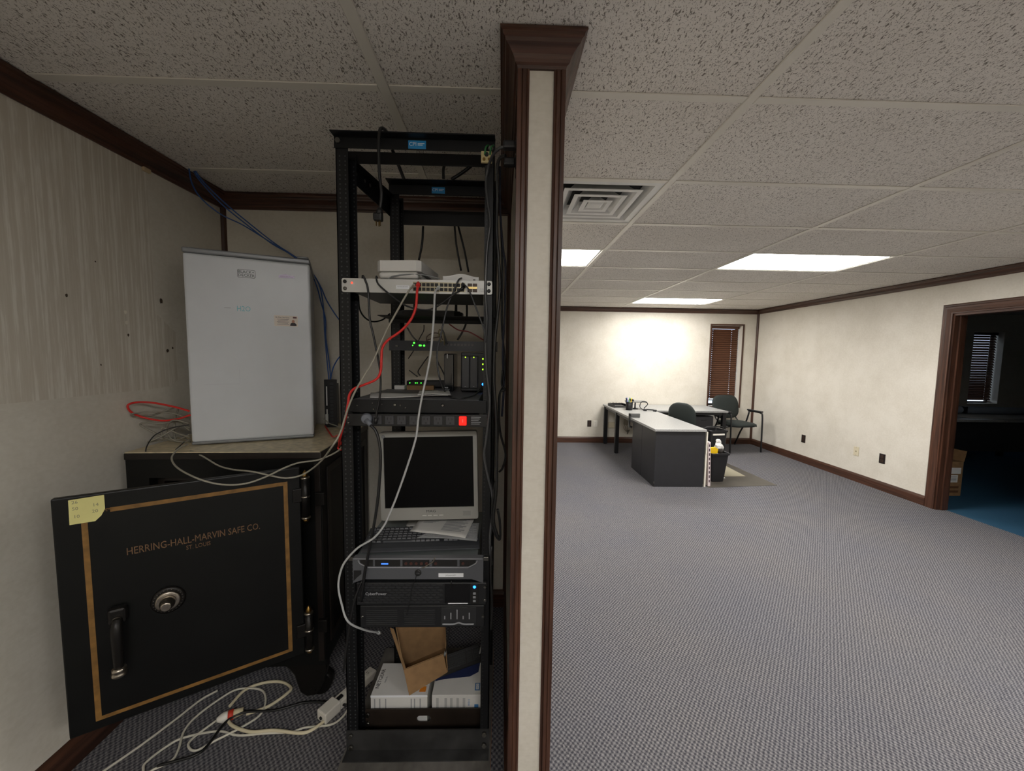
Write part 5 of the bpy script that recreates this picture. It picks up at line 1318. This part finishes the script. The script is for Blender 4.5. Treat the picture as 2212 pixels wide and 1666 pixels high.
cable('bright red network cable hanging from the switch down the rack', [at(903, 617, 1.316)]+A([(901, 630), (898, 665), (886, 693), (866, 715), (838, 735), (826, 752), (824, 775), (822, 803), (812, 820), (785, 832), (765, 840), (755, 853), (752, 872), (748, 895), (741, 922)], 1.289)+[at(735, 945, 1.31), at(732, 965, 1.40)], .0042, CR, 'network_cable', (0,))
cable('light grey network cable running from the switch across the monitor', [at(947, 622, 1.317)]+A([(940, 632), (938, 662), (936, 700), (930, 765), (922, 810), (913, 850), (904, 902), (898, 948), (878, 1013), (856, 1075), (842, 1109), (830, 1135), (808, 1162), (774, 1183), (748, 1210), (736, 1234), (731, 1267), (738, 1305), (752, 1343)], 1.276)+[at(787, 1361, 1.33), at(817, 1367, 1.42)], .0036, CLG, 'network_cable', (0, -1))
cable('black cord looping from behind the switch to the second power outlet', [at(783, 602, 1.36)]+A([(784, 596), (789, 606), (795, 628), (799, 690), (806, 722), (817, 776), (822, 813), (821, 852), (814, 890), (812, 905)], 1.303), .0035, CK, 'power_cable', (-1,))
cable('black cable sagging across the front of the switch', [at(815, 600, 1.40)]+A([(813, 598), (816, 612), (832, 628), (863, 652), (883, 663), (909, 669), (932, 668), (955, 655), (975, 640)], 1.306)+[at(996, 625, 1.317)], .0030, CK, 'network_cable', (-1,))
cable('dark grey cable looping from the switch to the storage box', [at(999, 600, 1.38)]+A([(990, 606), (980, 629), (967, 660), (958, 697), (952, 725), (945, 755)], 1.31)+[at(945, 790, 1.31), at(952, 825, 1.32)]+[atz(u, v, 1.3835) for u, v in ((964, 850), (980, 859), (1000, 860), (1025, 853))]+[at(1040, 838, 1.56)], .0030, cabm('charcoal', (52, 53, 56)), 'network_cable', (-1,))
cable('black network cable dropping from the switch down the right post', [at(1001, 614, 1.317)]+A([(1005, 617), (1014, 629), (1032, 675), (1046, 714), (1048, 740)], 1.296), .0028, cabm('charcoal', (52, 53, 56)), 'network_cable', (0,))
cable('black cable loop hanging between the left rack posts', A([(774, 640), (777, 668), (788, 686), (805, 695), (826, 691), (842, 678)], lambda t: 1.42+.29*t), .0032, CK, 'power_cable')
cable('grey cable crossing the top of the switch under the gateway', A([(838, 603), (850, 597), (880, 593), (915, 594), (950, 602)], lambda t: 1.325), .0024, cabm('steel_grey', (120, 122, 122)), 'network_cable')
# cord slung over the top bar with its plug
pc_ = cable('black power cord slung over the rack top bar with hanging plug', [at(838, 296, 1.36), at(834, 284, 1.32), at(826, 277, 1.285), at(820, 285, 1.275), at(818, 330, 1.272), at(820, 380, 1.272), at(824, 420, 1.272), at(821, 452, 1.272)], .0052, CK, 'power_cable')
p0, p1 = at(821, 450, 1.272), at(817, 478, 1.272)
MB().cyl(p0, p0.lerp(p1, .45), .007, 10, .012).build('plug', BLK, pc_); MB().bbox((p1.x-.014, 1.260, p1.z), (p1.x+.014, 1.284, p0.lerp(p1, .45).z+.002), .005).build('plug_face', BLK, pc_)
for dx, dy in ((-.006, 0), (.006, 0), (0, .007)): MB().box((p1.x+dx-.001, 1.272+dy-.003, p1.z-.014), (p1.x+dx+.001, 1.272+dy+.003, p1.z+.002)).build('prong', BRASS, pc_)
# plug in the rack power unit
g_ = cable('grey plugged black cord dropping from the rack power unit', A([(800, 918), (812, 932), (820, 960), (822, 1000), (818, 1060), (812, 1110), (802, 1165), (794, 1205), (786, 1250), (780, 1300)], lambda t: 1.300-.012*math.sin(t*PI)), .0048, CK, 'power_cable')
GP = mat('grey_plug', (104, 108, 116), 0.4)
c_ = at(789, 906, 1.30); MB().lathe([(.019, 0), (.019, .012), (.014, .020)], 16, Matrix.Translation((c_.x, 1.322, c_.z)) @ Matrix.Rotation(PI/2, 4, 'X')).build('plug', GP, g_); MB().cyl((c_.x+.002, 1.308, c_.z-.004), at(801, 919, 1.300), .011, 10, .007).build('plug_boot', GP, g_)
# rear cords
for i, (L, Y, r, m, lab) in enumerate((
    ([(850, 470), (845, 510), (847, 560), (852, 600)], 1.84, .005, CK, 'black cord hanging behind the rear rack post'),
    ([(914, 489), (912, 525), (905, 562)], 1.86, .005, CK, 'black cord hanging behind the gateway box'),
    ([(982, 489), (986, 530), (996, 585)], 1.84, .0045, CK, 'black cord dropping behind the white modem'),
    ([(990, 489), (1003, 540), (1012, 588)], 1.86, .0045, CK, 'second black cord dropping behind the white modem'),
    ([(848, 325), (862, 360), (873, 388)], 1.66, .007, CK, 'thick black cable crossing the rack top near its left side'),
    ([(958, 386), (958, 365), (965, 352), (985, 352)], 1.66, .006, CK, 'black cable hooked over the rear top bar'),
    ([(975, 388), (1000, 372), (1022, 355)], 1.66, .007, CK, 'thick black cable crossing the rack top near its right side'),
    ([(1008, 640), (1008, 690), (1000, 715), (988, 735)], 1.745, .0045, CK, 'black cord curving above the rear switch'),
    ([(970, 700), (990, 713), (1015, 718), (1045, 735)], 1.70, .003, CDR, 'dark red cable sloping above the rear switch'),
    ([(880, 708), (890, 725), (902, 738)], 1.70, .0035, CK, 'black cable reaching the rear switch from the post'),
    ([(916, 702), (915, 715), (907, 730), (895, 755), (882, 775)], 1.735, .0022, CK, 'thin black wire passing behind the rear switch'),
    ([(925, 770), (912, 788), (903, 803), (908, 812)], 1.755, .0025, CK, 'thin black wire curling above the low black modem'),
    ([(884, 800), (894, 808), (902, 814)], 1.75, .0025, CK, 'short black wire entering the low black modem'),
    ([(943, 772), (947, 785), (955, 800), (962, 815)], 1.72, .003, CK, 'black wire drooping beside the external drive'))):
    cable(lab, A(L, Y), r, m, 'rear_cable')
wl = [((922, 742), (922, 728), (935, 720), (950, 722), (956, 735)), ((923, 735), (938, 730), (955, 727)), ((960, 745), (958, 725), (950, 712), (948, 722), (953, 740)), ((962, 742), (960, 722), (955, 710)), ((966, 744), (962, 728), (957, 715))]
for i, L in enumerate(wl): cable('thin patch wire looping at the rear switch ports, %s' % ('brown and widest', 'flat brown', 'yellowish and looped', 'black and upright', 'black and leaning')[i], A(L, 1.700-.006*i), .0022, (cabm('brown', (66, 50, 40)), cabm('brown', (66, 50, 40)), cabm('olive', (110, 100, 56)), CK, CK)[i], 'patch_wire')
# outlet on the partition face and the cords from it
po = thing('wall_outlet', 'dark outlet plate high on the partition face beside the rack top', 'outlet', (PX0, 1.235, 2.155), -PI/2)
MB().bbox((-.036, -.006, -.058), (.036, 0, .058), .003).build('plate', DKP, po, world=False)
for dz in (-.024, .024): MB().bbox((-.017, -.008, dz-.014), (.017, -.005, dz+.014), .003).build('socket', BLK, po, world=False)
k1 = cable('silver-sheened black cord from the partition outlet snaking down the right post', [at(1092, 317, 1.235), at(1078, 321, 1.24), at(1063, 338, 1.27)]+A([(1053, 370), (1050, 400), (1054, 440), (1059, 480), (1053, 530), (1050, 575), (1049, 640), (1052, 690), (1049, 740), (1051, 800), (1057, 850), (1057, 890), (1050, 950), (1046, 985), (1054, 1030), (1064, 1075), (1062, 1120), (1058, 1170), (1062, 1220)], 1.314), .0048, cabm('grey_sheen', (66, 67, 69), .25), 'power_cable')
MB().bbox((-.006, 1.222, 2.168), (.034, 1.248, 2.192), .006).build('plug', mat('plug_dark', (44, 44, 46), 0.4), k1)
k2 = cable('black cord from the lower partition socket falling beside the rack', [at(1092, 336, 1.235), at(1080, 342, 1.25), at(1074, 365, 1.27)]+A([(1074, 430), (1073, 500), (1077, 560), (1080, 620), (1075, 680), (1069, 740), (1067, 820), (1072, 900), (1073, 980), (1072, 1060), (1066, 1120), (1072, 1150), (1077, 1162)], 1.296), .0052, CK, 'power_cable')
MB().bbox((-.004, 1.222, 2.118), (.034, 1.248, 2.142), .006).build('plug', BLK, k2)
for i, (L, m, lab) in enumerate((([(1080, 360), (1081, 460), (1087, 540), (1092, 580), (1090, 680), (1086, 760), (1088, 840), (1084, 900)], CDB, 'dark indigo cable hanging loose between the rack and partition'),
    ([(1078, 420), (1083, 500), (1085, 600), (1084, 700), (1090, 780), (1088, 830), (1078, 860), (1080, 930), (1092, 980), (1086, 1010), (1078, 1020)], CK, 'black cable with a loose loop between the rack and partition'),
    ([(1086, 800), (1084, 830), (1090, 842), (1080, 850), (1078, 900), (1074, 960)], CK, 'short black knotted cable beside the rack at shelf height'),
    ([(1070, 1040), (1064, 1090), (1063, 1130), (1070, 1155), (1080, 1165), (1080, 1130), (1075, 1100)], CK, 'black cable ending in a loop near the keyboard end of the rack'),
    ([(1062, 1180), (1060, 1240), (1063, 1300), (1061, 1360)], CK, 'black cable running down the lower right post'))):
    cable(lab, A(L, (1.43, 1.44, 1.42, 1.306, 1.312)[i]), .0042, m, 'power_cable')
cable('thin dark wire dangling from the server badge', A([(902, 1235), (897, 1252), (890, 1270), (885, 1300), (878, 1330)], 1.298), .0012, CK, 'thin_wire')
cable('silver key wire bent from the server bezel', A([(912, 1228), (922, 1222), (935, 1214), (940, 1205)], 1.300), .0018, NICKEL, 'thin_wire')
cable('thin black lead hanging below the battery unit to a grey connector', A([(975, 1255), (974, 1300), (972, 1350), (968, 1380), (962, 1410)], lambda t: 1.305+.07*t), .0016, CK, 'thin_wire', (-1,), plugm=mat('grey_connector', (120, 120, 118), .4))
cable('grey wire hanging inside the lower right of the rack', A([(1040, 1355), (1042, 1385), (1036, 1412)], 1.38), .003, cabm('steel_grey', (120, 122, 122)), 'thin_wire')
cable('black cord dropping along the lower left post to the floor', A([(782, 1255), (768, 1290), (757, 1340), (748, 1400), (742, 1450)], lambda t: 1.30-.03*t), .004, CK, 'power_cable')
# blue network cables from the ceiling to the patch panel
for i, (L, lab) in enumerate((([(407, 357), (415, 397), (436, 430), (477, 463), (526, 487), (579, 520), (632, 553)], 'blue network cable sagging lowest from the ceiling corner over the fridge'),
    ([(415, 357), (436, 389), (485, 438), (534, 479), (591, 524), (636, 554)], 'blue network cable stretched tight from the ceiling corner over the fridge'),
    ([(413, 358), (430, 388), (478, 440), (530, 483), (588, 527), (640, 556)], 'blue network cable paired with the tight one from the ceiling corner'))):
    pts = A(L, lambda t: 1.93+.27*t+.009*i)
    tail = [A([(668, 583), (689, 614), (697, 650), (700, 690), (702, 728), (707, 785), (711, 826)], lambda t: 2.222-.10*t), A([(671, 585), (692, 618), (705, 648), (722, 676), (738, 698)], lambda t: 2.218), A([(669, 586), (684, 618), (694, 655), (703, 690), (704, 730), (712, 790), (714, 826)], lambda t: 2.231-.09*t)][i]
    cable(lab, pts+tail, .0032, CB, 'blue_network_cable')
cable('blue network cable rising from the patch panel to the rack side', A([(713, 826), (718, 800), (727, 780), (740, 764)], lambda t: 2.11), .0032, CB, 'blue_network_cable')
# pile beside the fridge on the safe
ZS = 1.134
def zpts(L, zs): return [atz(u, v, z) for (u, v), z in zip(L, zs)]
def wallpts(L, xs):
    out = []
    for (u, v), x in zip(L, xs):
        d = _f*F_PX + _r2*(u-1106) - _u2*(v-833); out.append(Vector((0, 0, CAM_Z))+d*(x/d.x))
    return out
cable('red network cable looping up against the wall beside the fridge', wallpts([(408, 888), (380, 880), (335, 871), (300, 869), (277, 875), (283, 890), (310, 902), (350, 909), (385, 905), (410, 897)], [-1.33, -1.40, -1.50, -1.54, -1.55, -1.55, -1.53, -1.47, -1.40, -1.33]), .0042, CR, 'network_cable')
rnd = random.Random(11)
def ang(u, v, x): 
    d = _f*F_PX + _r2*(u-1106) - _u2*(v-833); return Vector((0, 0, CAM_Z))+d*(x/d.x)
loops = [([(410, 906), (380, 895), (340, 890), (290, 893), (288, 899), (330, 897), (382, 880), (378, 905), (376, 940), (384, 958)], [-1.36, -1.42, -1.48, -1.54, -1.55, -1.52, -1.46, -1.45, -1.44, -1.42]),
         ([(410, 930), (385, 912), (350, 915), (310, 914), (305, 920), (335, 936), (370, 952), (400, 955)], [-1.36, -1.42, -1.47, -1.52, -1.53, -1.49, -1.45, -1.40]),
         ([(411, 945), (380, 935), (350, 925), (355, 945), (385, 950), (410, 938)], [-1.36, -1.42, -1.46, -1.46, -1.42, -1.36]),
         ([(410, 915), (375, 908), (360, 925), (370, 948), (395, 955), (410, 950)], [-1.36, -1.41, -1.45, -1.44, -1.40, -1.36]),
         ([(411, 925), (390, 920), (345, 945), (320, 955), (350, 950), (390, 944), (411, 955)], [-1.36, -1.41, -1.46, -1.49, -1.47, -1.42, -1.37])]
for i, (L, xs) in enumerate(loops):
    pts = wallpts(L, xs)
    for p in pts: p.z = max(p.z, 1.135)
    cable(('grey network cable beside the fridge with a tall loop against the wall', 'grey network cable spreading widest across the safe top beside the fridge', 'grey network cable in a small round coil at the fridge foot',
           'grey network cable in a standing coil hugging the fridge edge', 'grey network cable lying flat along the safe top with crossed ends')[i], pts, .0036, cabm('pile_grey', (128, 124, 112)), 'network_cable', group='cables piled beside the fridge')
cable('thin black wire arching from the pile over the safe edge', A([(408, 918), (370, 925), (335, 940), (317, 965), (316, 985), (325, 998), (345, 998), (370, 980), (398, 955)], lambda t: 1.60-.05*math.sin(t*PI)), .0022, CK, 'thin_wire')
# red tangle at the back corner of the safe
cable('red network cable tangled at the safe corner beside the rack', [atz(702, 920, 1.140), atz(712, 935, 1.140), atz(720, 944, 1.142)]+A([(733, 940), (741, 950), (730, 968), (742, 972), (738, 958)], 1.60), .0036, CDR if False else CR, 'network_cable')
cable('grey wire running from the patch panel to the rack', A([(700, 905), (712, 915), (726, 920), (742, 928)], lambda t: 2.05-.1*t), .0028, CG, 'network_cable')
# cords on the carpet
def fl(L, z=.006): return [atz(u, v, z) for u, v in L]
cable('white flat cord trailing along the carpet under the safe door', fl([(205, 1680), (224, 1666), (305, 1610), (360, 1569), (389, 1547), (415, 1526), (440, 1508), (470, 1492)]), .0042, CWH, 'extension_cable')
cable('white cord curling along the carpet to the power strip', fl([(312, 1690), (310, 1666), (315, 1648), (357, 1615), (397, 1594), (470, 1580), (515, 1589), (567, 1585), (630, 1581), (659, 1572), (714, 1566), (740, 1549), (756, 1525)]), .0042, CWH, 'extension_cable')
cable('white cord making a long loop on the carpet in front of the safe', fl([(300, 1690), (326, 1666), (370, 1644), (386, 1618), (397, 1581), (423, 1549), (475, 1510), (515, 1489), (562, 1490), (574, 1510), (564, 1542), (528, 1568), (462, 1602), (423, 1622), (407, 1612), (418, 1594), (467, 1557)], .010), .0042, CWH, 'extension_cable')
cable('thick cream cord running from the red banded plug to the power strip', fl([(492, 1542), (491, 1550), (502, 1568), (541, 1581), (593, 1578), (646, 1584), (672, 1578), (704, 1556)], .012), .0062, CW, 'extension_cable')
cable('thick cream cord looping back beside the safe wheel', fl([(496, 1526), (528, 1492), (567, 1476), (606, 1473), (627, 1484), (623, 1496), (580, 1526), (532, 1543)], .008), .0062, CW, 'extension_cable')
cable('black cord running along the carpet to the rack', fl([(340, 1655), (378, 1645), (423, 1631), (449, 1610), (488, 1560), (528, 1539), (593, 1535), (659, 1518), (711, 1518), (752, 1524)], .016), .0050, CK, 'extension_cable')
pg = thing('cable_connector', 'white cord connector with a red band lying on the carpet', 'plug', tuple(atz(495, 1545, 0)))
a, b2_ = atz(468, 1556, .014), atz(527, 1535, .014); d = b2_-a
MB().tube([a, a+d*.18, a+d*.42], lambda t: .008+.012*min(1, t*1.6), 10, 3).build('boot', WHPl, pg); MB().cyl(a+d*.42, a+d*.62, .0195, 14).build('red_band', mat('red_band_plastic', (190, 54, 34), .45), pg)
MB().cyl(a+d*.62, a+d*.98, .017, 10, .013).build('body', mat('cream_plug', (206, 194, 160), .5), pg)
ps = thing('power_strip', 'white power strip with a black cord end lying by the rack', 'power strip', tuple(atz(728, 1530, 0)), 1.05)
MB().bbox((-.075, -.028, 0), (-.0, .028, .045), .005).build('end_cap', WHPl, ps, world=False); MB().bbox((-.0, -.024, 0), (.20, .024, .035), .005).build('body', WHPl, ps, world=False)
MB().bbox((.002, -.008, .033), (.028, .008, .042), .002).build('switch', BLK, ps, world=False)
for k in range(4):
    so = MB().bbox((.045+.036*k, -.014, .034), (.073+.036*k, .014, .037), .002).build('socket', WHPl, ps, world=False)
    for dy in (-.005, .005): MB().box((.053+.036*k, dy-.001, .0365), (.061+.036*k, dy+.001, .0376)).build('slot', PORT, so, world=False)
MB().lathe([(.007, 0), (.007, .004)], 10, Matrix.Translation((-.075, 0, .020)) @ Matrix.Rotation(-PI/2, 4, 'Y')).build('cord_hole', PORT, ps, world=False)
